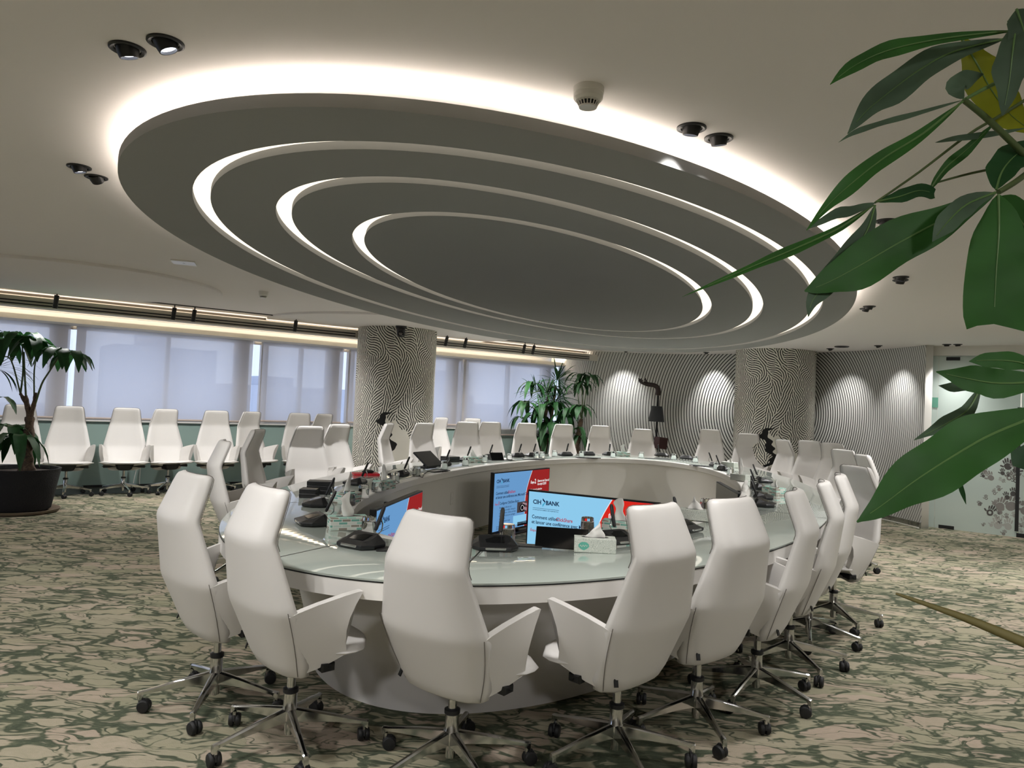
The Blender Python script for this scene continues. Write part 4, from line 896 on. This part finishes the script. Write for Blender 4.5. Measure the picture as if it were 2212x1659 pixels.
# --- palmate leaf clusters for the distant trees
def cluster(mb, hub, R_, seed, droop=.6, n=6, w=.2, face=None):
    R_ *= .86; w *= .82; droop *= .85
    rr = random.Random(seed); hub = Vector(hub)
    for i in range(n):
        a = 2*PI*i/n+rr.uniform(-.25, .25); L = R_*rr.uniform(.75, 1.1); d = Vector((math.cos(a), math.sin(a), 0)); up_ = rr.uniform(.05, .35)
        mid = [hub, hub+d*L*.35+Vector((0, 0, L*up_*.5)), hub+d*L*.72+Vector((0, 0, L*(up_*.3-droop*.35))), hub+d*L*.95+Vector((0, 0, -L*droop))]
        add_leaf(mb, mid, L*w, (0, 0, 1), fold=.2, seed=seed+i, n=3)
def tree(name, label, base, pot, trunk, branches, hubs, mt, saucer=True):
    t = thing(name, label, 'potted plant', base); inv = Matrix.Translation(Vector(base)).inverted()
    def part(m, nm, mm, **kw):
        o = m.build(nm, mm, smooth=60, **kw); o.parent = t; o.matrix_parent_inverse = inv; return o
    r, h = pot; b = Vector(base)
    m = MB(); m.lathe([(r*.74, .03), (r*.80, .05), (r*.98, h*.9), (r, h), (r*1.01, h+.012), (r*.93, h+.012), (r*.92, h-.03)], 40, Matrix.Translation(b), (True, False)); part(m, 'pot', M_pot)
    m = MB(); m.lathe([(0, h-.035), (r*.92, h-.035)], 32, Matrix.Translation(b), (False, False)); part(m, 'soil', M_soil)
    if saucer:
        m = MB(); m.lathe([(r*.9, 0), (r*1.0, .012), (r*1.04, .045), (r*1.0, .045), (r*.96, .02), (0, .02)], 40, Matrix.Translation(b), (True, False)); part(m, 'saucer', M_saucer)
    for P, r0, r1 in trunk:
        P = cr(P, 5); m = MB(); m.tube(P, [r0+(r1-r0)*i/(len(P)-1)+.10*r0*math.sin(i*1.9) for i in range(len(P))], 9); part(m, 'trunk', M_bark)
    for P, r0, r1 in branches:
        P = cr(P, 4); m = MB(); m.tube(P, [r0+(r1-r0)*i/(len(P)-1) for i in range(len(P))], 6); part(m, 'branch', M_stem)
    for hb, R_, sd, dr, n_, w_ in hubs:
        m = MB(); cluster(m, hb, R_, sd, dr, n_, w_); part(m, 'leaf_cluster', mt)
    return t, part
B = Vector((-5.92, 8.98, 0)); D_ = 8.95
def q(x, y, d=D_): return tuple(at_d(x, y, d))
lt, lpart = tree('potted_tree', 'potted tree with drooping dark leaves in a black fabric pot at the left edge', tuple(B), (.42, .52),
  [([(-5.80, 8.95, .48), q(58, 985), q(62, 940), q(65, 900)], .075, .045), ([(-5.86, 8.93, .48), q(52, 985), q(66, 945), q(60, 900)], .06, .035), ([q(64, 905), q(58, 875), q(44, 850)], .035, .018), ([q(66, 900), q(74, 870), q(77, 848)], .03, .018), ([q(65, 905), q(60, 875), q(56, 855)], .03, .018)],
  [([q(44, 852), q(50, 800), q(48, 745)], .012, .008), ([q(56, 856), q(53, 800), q(52, 760)], .012, .008), ([q(74, 860), q(74, 800), q(80, 770)], .01, .007), ([q(74, 880), q(90, 830), q(107, 802), q(125, 775)], .013, .008), ([q(62, 950), q(50, 930), q(35, 925)], .012, .008), ([q(48, 745), q(70, 735), q(95, 745)], .008, .006), ([q(44, 850), q(25, 780), q(8, 770)], .01, .007)],
  [(q(50, 728), .42, 1, 1.0, 7, .24), (q(70, 738), .36, 2, .9, 6, .24), (q(135, 762), .44, 3, .65, 8, .21), (q(158, 768), .40, 4, .7, 6, .2), (q(8, 740), .42, 5, .9, 7, .22), (q(20, 925, 8.9), .44, 6, 1.1, 7, .24), (q(38, 948, 8.8), .46, 7, 1.2, 7, .24), (q(-5, 860), .30, 8, .8, 6, .22), (q(2, 950), .42, 9, 1.1, 6, .24), (q(15, 722), .3, 10, .6, 5, .2)], M_leafd)
m = MB()
for i in range(16):
    a = random.uniform(-.9, .9); h0 = Vector(q(-12, 795)); d = Vector((math.cos(a), .3*math.sin(i*2.2), .35*math.sin(a*2)+.15)); add_leaf(m, [h0, h0+d*.22, h0+d*.4+Vector((0, 0, -.06)), h0+d*.52+Vector((0, 0, -.18))], .010, (0, 0, 1), fold=.1, n=3)
lpart(m, 'spiky_leaves', M_leafd)
BD = 14.45
def qb(x, y, d=BD): return tuple(at_d(x, y, d))
bb = qb(1168, 1000); B2 = (bb[0], BD, 0)
bt, bpart = tree('potted_plant', 'tall bushy plant with spiky and palmate leaves behind the far chairs', B2, (.34, .56),
  [([(B2[0], BD, .5), qb(1172, 960), qb(1178, 900), qb(1185, 850)], .04, .02), ([(B2[0]+.05, BD, .5), qb(1185, 940), qb(1195, 880), qb(1200, 835)], .035, .018)],
  [([qb(1185, 850), qb(1165, 845), qb(1150, 850)], .012, .008), ([qb(1195, 880), qb(1210, 850), qb(1220, 835)], .012, .008), ([qb(1180, 900), qb(1150, 880), qb(1135, 878)], .012, .008)],
  [(qb(1152, 832), .42, 11, .9, 7, .17), (qb(1136, 872), .50, 12, .85, 8, .15), (qb(1175, 880), .50, 13, 1.0, 8, .18), (qb(1198, 872), .48, 14, 1.0, 8, .18), (qb(1160, 900), .50, 15, 1.0, 8, .17), (qb(1185, 915), .55, 16, 1.1, 9, .19), (qb(1215, 900), .46, 17, 1.1, 7, .17), (qb(1170, 945), .5, 18, 1.0, 8, .19), (qb(1195, 940), .5, 19, 1.0, 8, .19), (qb(1128, 905), .38, 20, .9, 6, .15), (qb(1200, 838), .35, 21, .5, 7, .12)], M_leafd, True)
def spiky(part, hub, L, n_, seed):
    rr = random.Random(seed); m = MB(); h0 = Vector(hub)
    for i in range(n_):
        d = Vector((rr.gauss(0, 1), rr.gauss(0, 1)*.6, rr.gauss(.35, .7))).normalized(); l_ = L*rr.uniform(.7, 1.1); add_leaf(m, [h0, h0+d*l_*.4, h0+d*l_*.75+Vector((0, 0, -.02)), h0+d*l_+Vector((0, 0, -.07))], .012, (0, -.4, 1), fold=.1, n=2, wav=0)
    part(m, 'spiky_leaves', M_leafd)
for hb, L, n_, sd in ((qb(1203, 822), .52, 46, 1), (qb(1160, 848), .44, 34, 2), (qb(1210, 858), .46, 36, 3), (qb(1182, 850), .42, 34, 4), (qb(1196, 870), .46, 40, 5)): spiky(bpart, hb, L, n_, sd)
bb = qb(1245, 1000, 14.2); B3 = (bb[0], 14.2, 0)
def q3(x, y): return tuple(at_d(x, y, 14.2))
ct, cpart = tree('potted_tree', 'slim braided-trunk tree right of the bushy plant, before the striped wall', B3, (.22, .42),
  [([(B3[0], 14.2, .4), q3(1243, 980), q3(1249, 950), q3(1252, 920), q3(1256, 905)], .06, .035), ([(B3[0]+.04, 14.2, .4), q3(1250, 980), q3(1245, 950), q3(1254, 920), q3(1256, 905)], .05, .03)],
  [([q3(1256, 905), q3(1250, 870), q3(1247, 835)], .01, .007), ([q3(1256, 905), q3(1258, 860), q3(1254, 820)], .01, .007), ([q3(1256, 905), q3(1264, 860), q3(1268, 815)], .01, .007), ([q3(1256, 905), q3(1252, 890), q3(1253, 882)], .012, .008), ([q3(1248, 945), q3(1240, 930), q3(1246, 925)], .01, .008)],
  [(q3(1248, 832), .36, 31, .9, 7, .17), (q3(1256, 812), .40, 32, .6, 7, .16), (q3(1272, 815), .40, 33, .7, 7, .16), (q3(1262, 828), .34, 34, .9, 6, .17), (q3(1254, 880), .40, 35, .8, 7, .19), (q3(1230, 886), .34, 36, 1.0, 6, .19), (q3(1246, 928), .34, 37, 1.1, 6, .2), (q3(1252, 945), .32, 38, 1.1, 6, .2)], M_leafd)

# ================================================================ hand sculpture
SD = 14.35
def qs(x, y, dd=0): return tuple(at_d(x, y, SD+dd))
base = qs(1428, 1060); M_bronze = mat('dark_bronze', (44, 34, 32), .45, .4); M_charc = mat('charcoal_shade', (34, 38, 42), .7); M_redblock = mat('oxblood_block', (58, 30, 28), .5)
sc_ = thing('hand_sculpture', 'tall dark sculpture of a raised hand above a lampshade and a block', 'sculpture', (base[0], SD, 0)); inv = Matrix.Translation(sc_.location).inverted()
def spart(m, nm, mm, sm=50, **kw):
    o = m.build(nm, mm, smooth=sm, **kw); o.parent = sc_; o.matrix_parent_inverse = inv; return o
px = F_PX/SD
m = MB(); m.tube([(base[0], SD, .03), qs(1424, 1000), qs(1418, 940), qs(1419, 912)], .022, 10); m.tube([qs(1419, 912), qs(1421, 880), qs(1421.5, 855)], .020, 10); spart(m, 'post', M_dark)
m = MB(); m.lathe([(.22, 0), (.22, .03), (.03, .035)], 32, Matrix.Translation((base[0], SD, 0))); spart(m, 'foot_plate', M_dark)
a, b = Vector(qs(1417.5, 911)), Vector(qs(1419.5, 877.5)); T_ = Matrix.Translation(a) @ (b-a).to_track_quat('Z', 'X').to_matrix().to_4x4(); L = (b-a).length
m = MB(); m.lathe([(17.8/px, 0), (17.4/px, .01), (11.6/px, L), (11.2/px, L)], 32, T_); spart(m, 'lampshade', M_charc)
c_ = Vector(qs(1427, 957)); m = MB(); m.box((0, 0, 0), (.215, .16, .225), Matrix.Translation(c_) @ Matrix.Rotation(.5, 4, 'Z') @ Matrix.Rotation(.10, 4, 'Y')); spart(m, 'block', M_redblock, 0, bevel=.006)
# forearm, bent wrist, palm and five fingers grown as skin chains
def skin_mesh(name, verts, edges, rad, mm, root=0):
    me = bpy.data.meshes.new(name); me.from_pydata([tuple(v) for v in verts], edges, []); o = bpy.data.objects.new(name, me); COL.objects.link(o); me.materials.append(mm)
    s_ = o.modifiers.new('k', 'SKIN'); s_.use_smooth_shade = True
    for i, r_ in enumerate(rad): me.skin_vertices[0].data[i].radius = (r_[0], r_[1]) if isinstance(r_, tuple) else (r_, r_); me.skin_vertices[0].data[i].use_root = (i == root)
    u_ = o.modifiers.new('u', 'SUBSURF'); u_.levels = 2; u_.render_levels = 2; o.parent = sc_; o.matrix_parent_inverse = inv; return o
V = [qs(1422, 856), qs(1422, 845), qs(1421, 836), qs(1413, 831.5), qs(1403, 831), qs(1395, 829), qs(1389, 826)]
skin_mesh('forearm', V, [(i, i+1) for i in range(6)], [.062, .060, .058, .050, .047, .050, .040], M_bronze)
for nm, V, r_ in (('finger', [qs(1391, 829, .03), qs(1384.5, 824, .03), qs(1381.5, 819.5, .035), qs(1380.2, 817, .035)], (.022, .019, .016, .012)), ('finger', [qs(1391, 830, 0), qs(1383, 826, 0), qs(1380.5, 820.5, 0), qs(1380, 816.5, 0)], (.022, .019, .016, .012)), ('finger', [qs(1392, 830, -.04), qs(1385, 827, -.045), qs(1384, 821, -.05), qs(1385.5, 817.2, -.05)], (.022, .019, .016, .012)),
    ('finger', [qs(1393, 830, -.075), qs(1387.5, 828, -.09), qs(1387, 823, -.095), qs(1388.5, 820, -.095)], (.020, .017, .014, .011)), ('thumb', [qs(1400, 829, .04), qs(1396, 824, .07), qs(1394, 819.5, .08), qs(1393.5, 816, .08)], (.026, .021, .018, .013))):
    skin_mesh(nm, V, [(0, 1), (1, 2), (2, 3)], r_, M_bronze)

# ================================================================ glass partition with handprints on the right
M_frost = bpy.data.materials.new('frosted_glass'); M_frost.use_nodes = True
k = NT(M_frost); k.t.nodes.clear(); ou = k.n('ShaderNodeOutputMaterial'); tl = k.n('ShaderNodeBsdfTranslucent'); tl.inputs[0].default_value = (.72, .80, .76, 1); gb = k.n('ShaderNodeBsdfGlossy'); gb.inputs['Roughness'].default_value = .08; gb.inputs[0].default_value = (.9, .9, .9, 1)
df = k.n('ShaderNodeBsdfDiffuse'); df.inputs[0].default_value = (.56, .62, .58, 1); a = k.n('ShaderNodeMixShader'); a.inputs[0].default_value = .55; k.l(tl.outputs[0], a.inputs[1]); k.l(df.outputs[0], a.inputs[2]); b = k.n('ShaderNodeMixShader'); b.inputs[0].default_value = .07; k.l(a.outputs[0], b.inputs[1]); k.l(gb.outputs[0], b.inputs[2]); k.l(b.outputs[0], ou.inputs[0])
GP = [(6.18, 11.2), (6.66, 10.95), (7.0, 10.72), (7.28, 10.45)]
g0 = Vector((6.18, 11.26, 0)); g1 = Vector((7.27, 10.43, 0)); gd = (g1-g0).normalized(); gL = (g1-g0).length; grz = math.atan2(gd.y, gd.x)
def gpt(s_, z, off=0): p = g0+gd*s_; n_ = Vector((gd.y, -gd.x, 0)); return (p.x+n_.x*off, p.y+n_.y*off, z)
door = bpy.data.objects.new('door_1', None); COL.objects.link(door); door.location = gpt(.9, 0); struct(door, 'frosted glass partition covered with grey handprints'); inv = Matrix.Translation(door.location).inverted()
def dpart(m, nm, mm, label=None, **kw):
    o = m.build(nm, mm, smooth=kw.pop('smooth', 0), **kw); o.parent = door; o.matrix_parent_inverse = inv
    if label: o['label'] = label
    return o
def gbox(m, s0, s1, z0, z1, o0, o1): m.add([gpt(s_, z, o_) for z in (z0, z1) for o_ in (o0, o1) for s_ in (s0, s1)], [(0,2,3,1), (4,5,7,6), (0,1,5,4), (2,6,7,3), (0,4,6,2), (1,3,7,5)])
for s0, s1 in ((0, .30), (.305, 1.33), (1.345, 3.4)):
    m = MB(); gbox(m, s0, s1, .012, 2.59, -.006, .006); dpart(m, 'glass_panel', M_frost)
m = MB(); gbox(m, 1.30, 1.345, .10, 1.85, .035, .055); gbox(m, 1.31, 1.335, .3, .33, .0, .05); gbox(m, 1.31, 1.335, 1.6, 1.63, .0, .05); dpart(m, 'pull_bar', M_black, 'tall black pull bar')
for s0, s1, z0, z1, nm in ((.36, .56, .012, .062, 'floor_hinge'), (.40, .58, 2.52, 2.57, 'top_hinge'), (1.32, 1.52, .012, .072, 'floor_hinge')):
    m = MB(); gbox(m, s0, s1, z0, z1, -.012, .012); dpart(m, nm, M_black)
def hand_shape(cx, cz, s_, rot, left, hole):
    pol = []
    ca, sa = math.cos(rot), math.sin(rot)
    def X(p): x = p[0]*(-1 if left else 1); return (cx+(x*ca-p[1]*sa)*s_, cz+(x*sa+p[1]*ca)*s_)
    palm = [(.36*math.cos(a)*(1+.08*math.sin(2*a)), .40*math.sin(a)) for a in (2*PI*i/14 for i in range(14))]
    if hole:
        n_ = len(palm); pol += [[X(palm[i]), X(palm[(i+1) % n_]), X((palm[(i+1) % n_][0]*.45, palm[(i+1) % n_][1]*.45)), X((palm[i][0]*.45, palm[i][1]*.45))] for i in range(n_)]
    else: pol.append([X(p) for p in palm])
    for bx, bz, a, L_, w in ((-.27, .32, .28, .46, .085), (-.09, .40, .08, .58, .09), (.09, .40, -.07, .56, .09), (.26, .32, -.22, .44, .08), (.36, -.02, -1.0, .42, .095)):
        d = (math.sin(-a), math.cos(a)); d = (-math.sin(a), math.cos(a)); n_ = (d[1], -d[0]); pts = []
        for u, ww in ((0.06, .8), (.5, 1), (.85, .95), (1, .5)): pts.append((bx+d[0]*L_*u+n_[0]*w*ww, bz+d[1]*L_*u+n_[1]*w*ww))
        pts += [(bx+d[0]*L_*u-n_[0]*w*ww, bz+d[1]*L_*u-n_[1]*w*ww) for u, ww in ((1, .5), (.85, .95), (.5, 1), (.06, .8))]
        pol.append([X(p) for p in pts])
    return pol
greys = [mat('handprint_dark', (66, 62, 60), .6), mat('handprint_mid', (122, 118, 114), .6), mat('handprint_light', (160, 160, 154), .6)]
hp = [MB(), MB(), MB()]; rr = random.Random(4); placed = []
spec = [(1.20, 1.00, .10, 0), (1.30, .96, .09, 0), (1.14, .90, .06, 0), (.93, .90, .06, 1), (1.0, .82, .085, 1), (1.22, .84, .075, 1), (1.30, .86, .09, 1), (1.27, .62, .075, 0), (1.2, .56, .07, 0), (1.12, .42, .12, 1), (1.25, .44, .14, 1), (1.0, .32, .095, 0), (1.12, .34, .07, 1), (1.10, .15, .11, 2), (1.22, .15, .1, 2), (1.17, .04, .05, 1), (1.05, .46, .05, 1), (.95, .52, .045, 1), (1.42, .40, .13, 1), (1.46, .62, .11, 0), (1.5, .9, .1, 1), (1.42, .2, .1, 2)]
for s_, z, sz, g_ in spec: placed.append((s_, z, sz, g_))
for i in range(70): placed.append((rr.uniform(.86, 1.9), rr.uniform(.06, 1.3), rr.choice((.028, .035, .045, .05)), rr.choice((1, 1, 2, 0))))
for s_, z, sz, g_ in placed:
    if s_ < .9+.25*abs(math.sin(z*4)): 
        if sz < .03: continue
    for p in hand_shape(s_, z, sz*1.25, rr.uniform(-.6, .6), rr.random() < .5, rr.random() < .25): hp[g_].add([gpt(a, b_, .0075+.0004*rr.random()) for a, b_ in p], [tuple(range(len(p)))])
for g_, nm in ((0, 'dark grey handprints'), (1, 'mid grey handprints'), (2, 'faint handprints')): dpart(hp[g_], 'handprint_print', greys[g_], nm)
m = MB(); gbox(m, .0, 3.4, 2.59, CEIL, -.03, .03); struct(m.build('trim_9', M_white, smooth=0), 'white strip above the glass partition')
m = MB(); gbox(m, .17, .31, 1.81, 1.96, .008, .016); o = m.build('wall_sign', mat('mint_plate', (92, 146, 126), .4), smooth=0); tag(o, 'small blank mint green plate on the frosted glass by the striped wall', 'sign')
m = MB(); p = gpt(.06, 0, .12); m.box((p[0], p[1], .012), (.03, .03, .024)); o = m.build('door_stop', M_black, smooth=0); tag(o, 'tiny black door stop on the floor beside the striped wall end', 'door stop')
# lit corridor behind the glass
m = MB(); m.add([gpt(-.6, 0, -1.6), gpt(4.5, 0, -1.6), gpt(4.5, CEIL, -1.6), gpt(-.6, CEIL, -1.6)], [(0, 1, 2, 3)]); struct(m.build('wall_corridor', M_wall, smooth=0))
CORR = [gpt(.5, CEIL-.03, -.8), gpt(1.9, CEIL-.03, -.8)]

# ================================================================ ceiling fittings
M_lens = emit('lamp_lens', (238, 242, 255), 7.0); M_trimb = mat('downlight_black', (30, 30, 31), .45)
LIGHTS = []
def spot(name, loc, target, power, deg, blend=1.0, rgb=(255, 253, 252), r=.03):
    d = bpy.data.lights.new(name, 'SPOT'); d.energy = power; d.spot_size = math.radians(deg); d.spot_blend = blend; d.color = lin(rgb); d.shadow_soft_size = r
    o = bpy.data.objects.new(name, d); COL.objects.link(o); o.location = loc; o.rotation_euler = (Vector(target)-Vector(loc)).to_track_quat('-Z', 'Y').to_euler(); LIGHTS.append(o); return o
def downlight(x, y, aim, label, power, on=True, deg=84, vis=True, drop=.032, group='black downlights in the ceiling'):
    t = thing('downlight', label, 'downlight', (x, y, CEIL), 0, group)
    m = MB(); m.lathe([(.060, .002), (.060, -.006), (.054, -.009), (.044, -.006), (.042, .0015)], 32, None, (False, False)); m.build('trim_ring', M_trimb, t)
    d = (Vector(aim)-Vector((x, y, CEIL))).normalized(); T_ = d.to_track_quat('Z', 'Y').to_matrix().to_4x4(); L_ = drop
    m = MB(); m.lathe([(.040, -.02), (.036, L_*.4), (.031, L_), (.027, L_), (.027, L_-.012)], 28, T_, (True, False)); m.build('lamp_head', M_trimb, t)
    m = MB(); m.lathe([(.0, L_-.010), (.027, L_-.010)], 24, T_, (False, False)); m.build('lens', M_lens, t, smooth=0)
    if power:
        p = Vector((x, y, CEIL))+d*(L_+.004); spot('downlight_beam', p, p+d, power, deg)
PW = 76
DL = [((-1.38, 2.51), (-1.1, 3.0, .8), 'black downlight at the upper left, flatter one of its pair'), ((-1.22, 2.45), (-.5, 2.75, .8), 'black downlight at the upper left, tilted out with bright lens'), ((-2.37, 3.91), (-2.0, 4.2, .8), 'black downlight at the left edge, lens visible'), ((-2.38, 4.09), (-2.5, 6.4, .7), 'black downlight at the left edge, dark side turned to us'),
  ((.69, 2.99), (.5, 3.4, .8), 'black downlight right of the smoke detector, lens visible'), ((.83, 3.09), (1.1, 3.5, .8), 'black downlight right of the smoke detector, turned away'), ((2.14, 4.26), (2.0, 4.7, .8), 'black downlight behind the leaves at the right, upper one'), ((2.25, 4.39), (2.4, 5.0, .8), 'black downlight behind the leaves at the right, lower one'),
  ((3.10, 5.91), (2.9, 6.3, .8), 'black downlight beside the canopy right tip, nearer one'), ((3.16, 6.03), (3.2, 6.7, .8), 'black downlight beside the canopy right tip, farther one'), ((3.62, 7.5), (3.4, 7.9, .8), 'black downlight past the canopy right tip, turned to us'), ((3.66, 7.66), (3.6, 8.3, .8), 'black downlight past the canopy right tip, turned away')]
for (x, y), aim, lb in DL: downlight(x, y, aim, lb, PW*(2.6 if 'dark side' in lb else 1))
WASH = [((2.22, 14.50), (2.30, 15.0, 1.7), 'wall washer hidden behind the canopy, left one'), ((3.68, 14.02), (3.98, 14.38, 1.7), 'slim wall washer left of the right column'), ((5.26, 12.20), (5.68, 12.48, 1.7), 'wall washer by the striped wall just right of the column'), ((5.64, 11.36), (6.07, 11.50, 1.7), 'wall washer by the right end of the striped wall')]
for i, ((x, y), aim, lb) in enumerate(WASH): downlight(x, y, aim, lb, (100, 110, 88, 82)[i], deg=68, drop=.03, group='wall washers along the striped wall')
downlight(6.34, 10.75, (6.5, 10.98, 0.6), 'downlight in front of the glass partition, left one', 90, deg=70, drop=.03); downlight(6.46, 10.68, (6.8, 10.72, 0.4), 'downlight in front of the glass partition, right one', 90, deg=70, drop=.03)
# unseen downlights added behind the canopy's far edge to brighten that side
RINGL = []
for i, (x, y, ax, ay) in enumerate(((-1.95, 6.1, -2.3, 6.5), (-1.85, 7.5, -2.4, 7.9), (-2.0, 8.5, -2.4, 9.2), (-1.75, 9.2, -.9, 9.6), (-1.35, 10.6, -.7, 10.9), (-.75, 11.9, -.1, 11.6), (.15, 13.05, .7, 12.5), (1.2, 13.75, 1.4, 13.0), (2.1, 14.0, 2.0, 13.1), (3.0, 13.75, 2.8, 12.9), (3.75, 12.6, 3.2, 12.1), (4.0, 11.4, 3.4, 11.1), (3.95, 9.9, 3.4, 9.7))):
    downlight(x, y, (ax, ay, .8), 'added unseen downlight along the far edge of the canopy, %s from the left window side' % ('first', 'second', 'third', 'fourth', 'fifth', 'sixth', 'seventh', 'eighth', 'ninth', 'tenth', 'eleventh', 'twelfth', 'thirteenth')[i], 225, deg=92, group='added downlights along the far canopy edge')
# unseen fill lamps added behind and beside the camera to lift the room
for x, y in ((-3.6, 1.8), (-1.4, -.9), (1.2, -1.6), (4.4, 2.2), (5.4, 5.0), (5.4, 7.8), (-5.6, 4.2)):
    spot('room_fill', (x, y, CEIL-.02), (x, y+.25, 0), 540, 168, 1.0, r=.22)
for p in CORR: spot('corridor_downlight', p, (p[0], p[1], 0), 170, 165, 1.0, r=.12)
# smoke detectors
def smoke(x, y, lb):
    t = thing('smoke_detector', lb, 'smoke detector', (x, y, CEIL), 0, 'white smoke detectors')
    m = MB(); m.lathe([(.056, 0), (.056, -.022), (.054, -.024), (.054, -.040), (.046, -.050), (.034, -.053)], 40, None, (False, False)); m.build('housing', M_white, t, smooth=30)
    m = MB(); m.lathe([(.034, -.052), (.030, -.068)], 32, None, (True, True)); m.build('sensor_chamber', M_black, t)
    m = MB()
    for i in range(18):
        a = 2*PI*i/18; m.tube([(.040*math.cos(a), .040*math.sin(a), -.051), (.031*math.cos(a), .031*math.sin(a), -.070)], .0022, 5)
    m.lathe([(.034, -.069), (.033, -.074), (.0, -.075)], 32, None, (True, False)); m.build('cage', M_white, t)
smoke(.232, 2.66, 'white smoke detector right of the canopy top, large and near'); smoke(-2.9, 8.42, 'small distant white smoke detector left of the canopy')
m = MB(); m.box((0, 0, -.006), (.20, .20, .012)); o = m.build('access_panel', M_white, None, smooth=0, bevel=.002, loc=(-3.05, 6.7, CEIL), rotz=.3); tag(o, 'small square white plate on the ceiling at the left', 'ceiling panel')
m = MB(); m.box((0, 0, -.013), (.02, .006, .003)); m.build('status_light', M_silver, o, smooth=0)
def diffuser(x, y, r, mt, lb):
    t = thing('air_diffuser', lb, 'air vent', (x, y, CEIL), 0)
    m = MB(); m.lathe([(r, 0), (r, -.008), (r*.9, -.014), (r*.86, -.006)], 40, None, (False, False)); m.build('outer_ring', mt, t)
    m = MB()
    for f in (.75, .55, .35): m.lathe([(r*f, -.004), (r*f*.9, -.014), (r*(f-.1), -.006)], 40, None, (False, False))
    m.lathe([(r*.2, -.012), (0, -.013)], 24, None, (False, False)); m.build('cone_rings', mt, t)
diffuser(-2.85, 11.45, .13, M_white, 'round white air diffuser just left of the patterned column'); diffuser(5.25, 11.75, .11, M_trimb, 'round dark air diffuser near the striped wall at the right')
# track spots on the ceiling track
trk = thing('light_track', 'thin black ceiling track carrying small cylinder spots', 'light track', wp(4, 10.9, CEIL)); inv = Matrix.Translation(trk.location).inverted()
for t0, t1 in ((.43, 4.2), (6.2, 8.9)):
    m = MB(); slab(m, t0, t1, 10.885, 10.915, CEIL-.012, CEIL+.001); o = m.build('rail', M_black, smooth=0); o.parent = trk; o.matrix_parent_inverse = inv
LT = [(.72, 'first black cylinder spot from the left'), (2.10, 'second black cylinder spot from the left'), (2.36, 'third black cylinder spot from the left'), (3.80, 'fourth black cylinder spot, left of the patterned column'), (6.45, 'first black cylinder spot right of the patterned column'), (6.84, 'second black cylinder spot right of the patterned column'), (8.12, 'third black cylinder spot right of the patterned column'), (8.34, 'fourth black cylinder spot right of the patterned column')]
for i, (t_, lb) in enumerate(LT):
    t = thing('track_spot', lb+', on the ceiling track', 'spotlight', wp(t_, 10.9, CEIL-.012), 0, 'black cylinder spots on the track')
    tilt = Matrix.Translation((0, 0, -.035)) @ Matrix.Rotation(.10 if i < 4 else .20, 4, 'Y')
    m = MB(); m.lathe([(.027, 0), (.028, -.003), (.028, -.165), (.024, -.168), (.022, -.155)], 24, tilt, (True, False)); m.build('cylinder', M_trimb, t)
    m = MB(); m.tube([(0, 0, 0), (0, 0, -.04)], .008, 8); m.build('pivot', M_black, t)
    m = MB(); m.lathe([(0, -.157), (.022, -.157)], 20, tilt, (False, False)); m.build('lens', emit('track_lens', (255, 240, 220), 1.0) if i == 0 else bpy.data.materials['track_lens'], t, smooth=0)
    p = Vector(wp(t_, 10.9, CEIL-.22)); spot('track_beam', p, wp(t_, 11.3, .0), 105, 160)
# dome camera hanging before the left column
p = at_d(867, 700, 11.32); t = thing('ptz_camera', 'black conference camera hanging upside down before the left patterned column', 'camera', (p.x, p.y, CEIL), .1)
m = MB(); m.rings([[(x, y, z) for x, y in rrect(.17*k_, .15*k_, .05, 5)] for z, k_ in ((0, .95), (-.012, 1.0), (-.055, 1.0), (-.062, .94))]); m.build('base', M_black, t)
m = MB(); m.rings([[(x*1.005, y*1.005, z) for x, y in rrect(.17, .15, .05, 5)] for z in (-.030, -.038)], (False, False)); o = m.build('silver_band', M_silver, t)
m = MB(); m.rings([[(x, y, z) for x, y in rrect(.125*k_, .12*k_, .045, 5)] for z, k_ in ((-.06, .95), (-.10, 1), (-.18, .95), (-.205, .7))]); m.build('camera_head', M_black, t)
m = MB(); m.lathe([(.042, 0), (.042, .03), (.034, .032), (.030, .02)], 28, Matrix.Translation((0, -.055, -.155)) @ Matrix.Rotation(PI/2, 4, 'X'), (True, False)); m.lathe([(.0, .018), (.031, .018)], 24, Matrix.Translation((0, -.055, -.155)) @ Matrix.Rotation(PI/2, 4, 'X'), (False, False)); m.build('lens', M_screenglass, t)

# ================================================================ world, camera, colour management
w = bpy.data.worlds.new('World'); SC.world = w; w.use_nodes = True; bg = w.node_tree.nodes['Background']; bg.inputs[0].default_value = (.60, .70, .92, 1); bg.inputs[1].default_value = 1.7
cam = bpy.data.cameras.new('camera'); co = bpy.data.objects.new('camera', cam); COL.objects.link(co); SC.camera = co
cam.sensor_fit = 'HORIZONTAL'; cam.sensor_width = 36.0; cam.lens = F_PX/2212*36.0; cam.clip_start = .05; cam.clip_end = 300
R3m = Matrix(((RT.x, UP.x, -FW.x), (RT.y, UP.y, -FW.y), (RT.z, UP.z, -FW.z))); co.matrix_world = Matrix.Translation(EYE) @ R3m.to_4x4()
vs_ = SC.view_settings; vs_.view_transform = 'Standard'; vs_.look = 'None'; vs_.exposure = -0.12; vs_.gamma = 1.0; vs_.use_curve_mapping = False
SC.cycles.use_denoising = True; SC.cycles.use_adaptive_sampling = True; SC.cycles.adaptive_threshold = 0.05; SC.cycles.adaptive_min_samples = 16; SC.cycles.max_bounces = 7; SC.cycles.diffuse_bounces = 4; SC.cycles.glossy_bounces = 3; SC.cycles.transmission_bounces = 8; SC.cycles.transparent_max_bounces = 12
SC.cycles.caustics_reflective = False; SC.cycles.caustics_refractive = False; SC.cycles.sample_clamp_indirect = 6.0; SC.cycles.use_light_tree = True
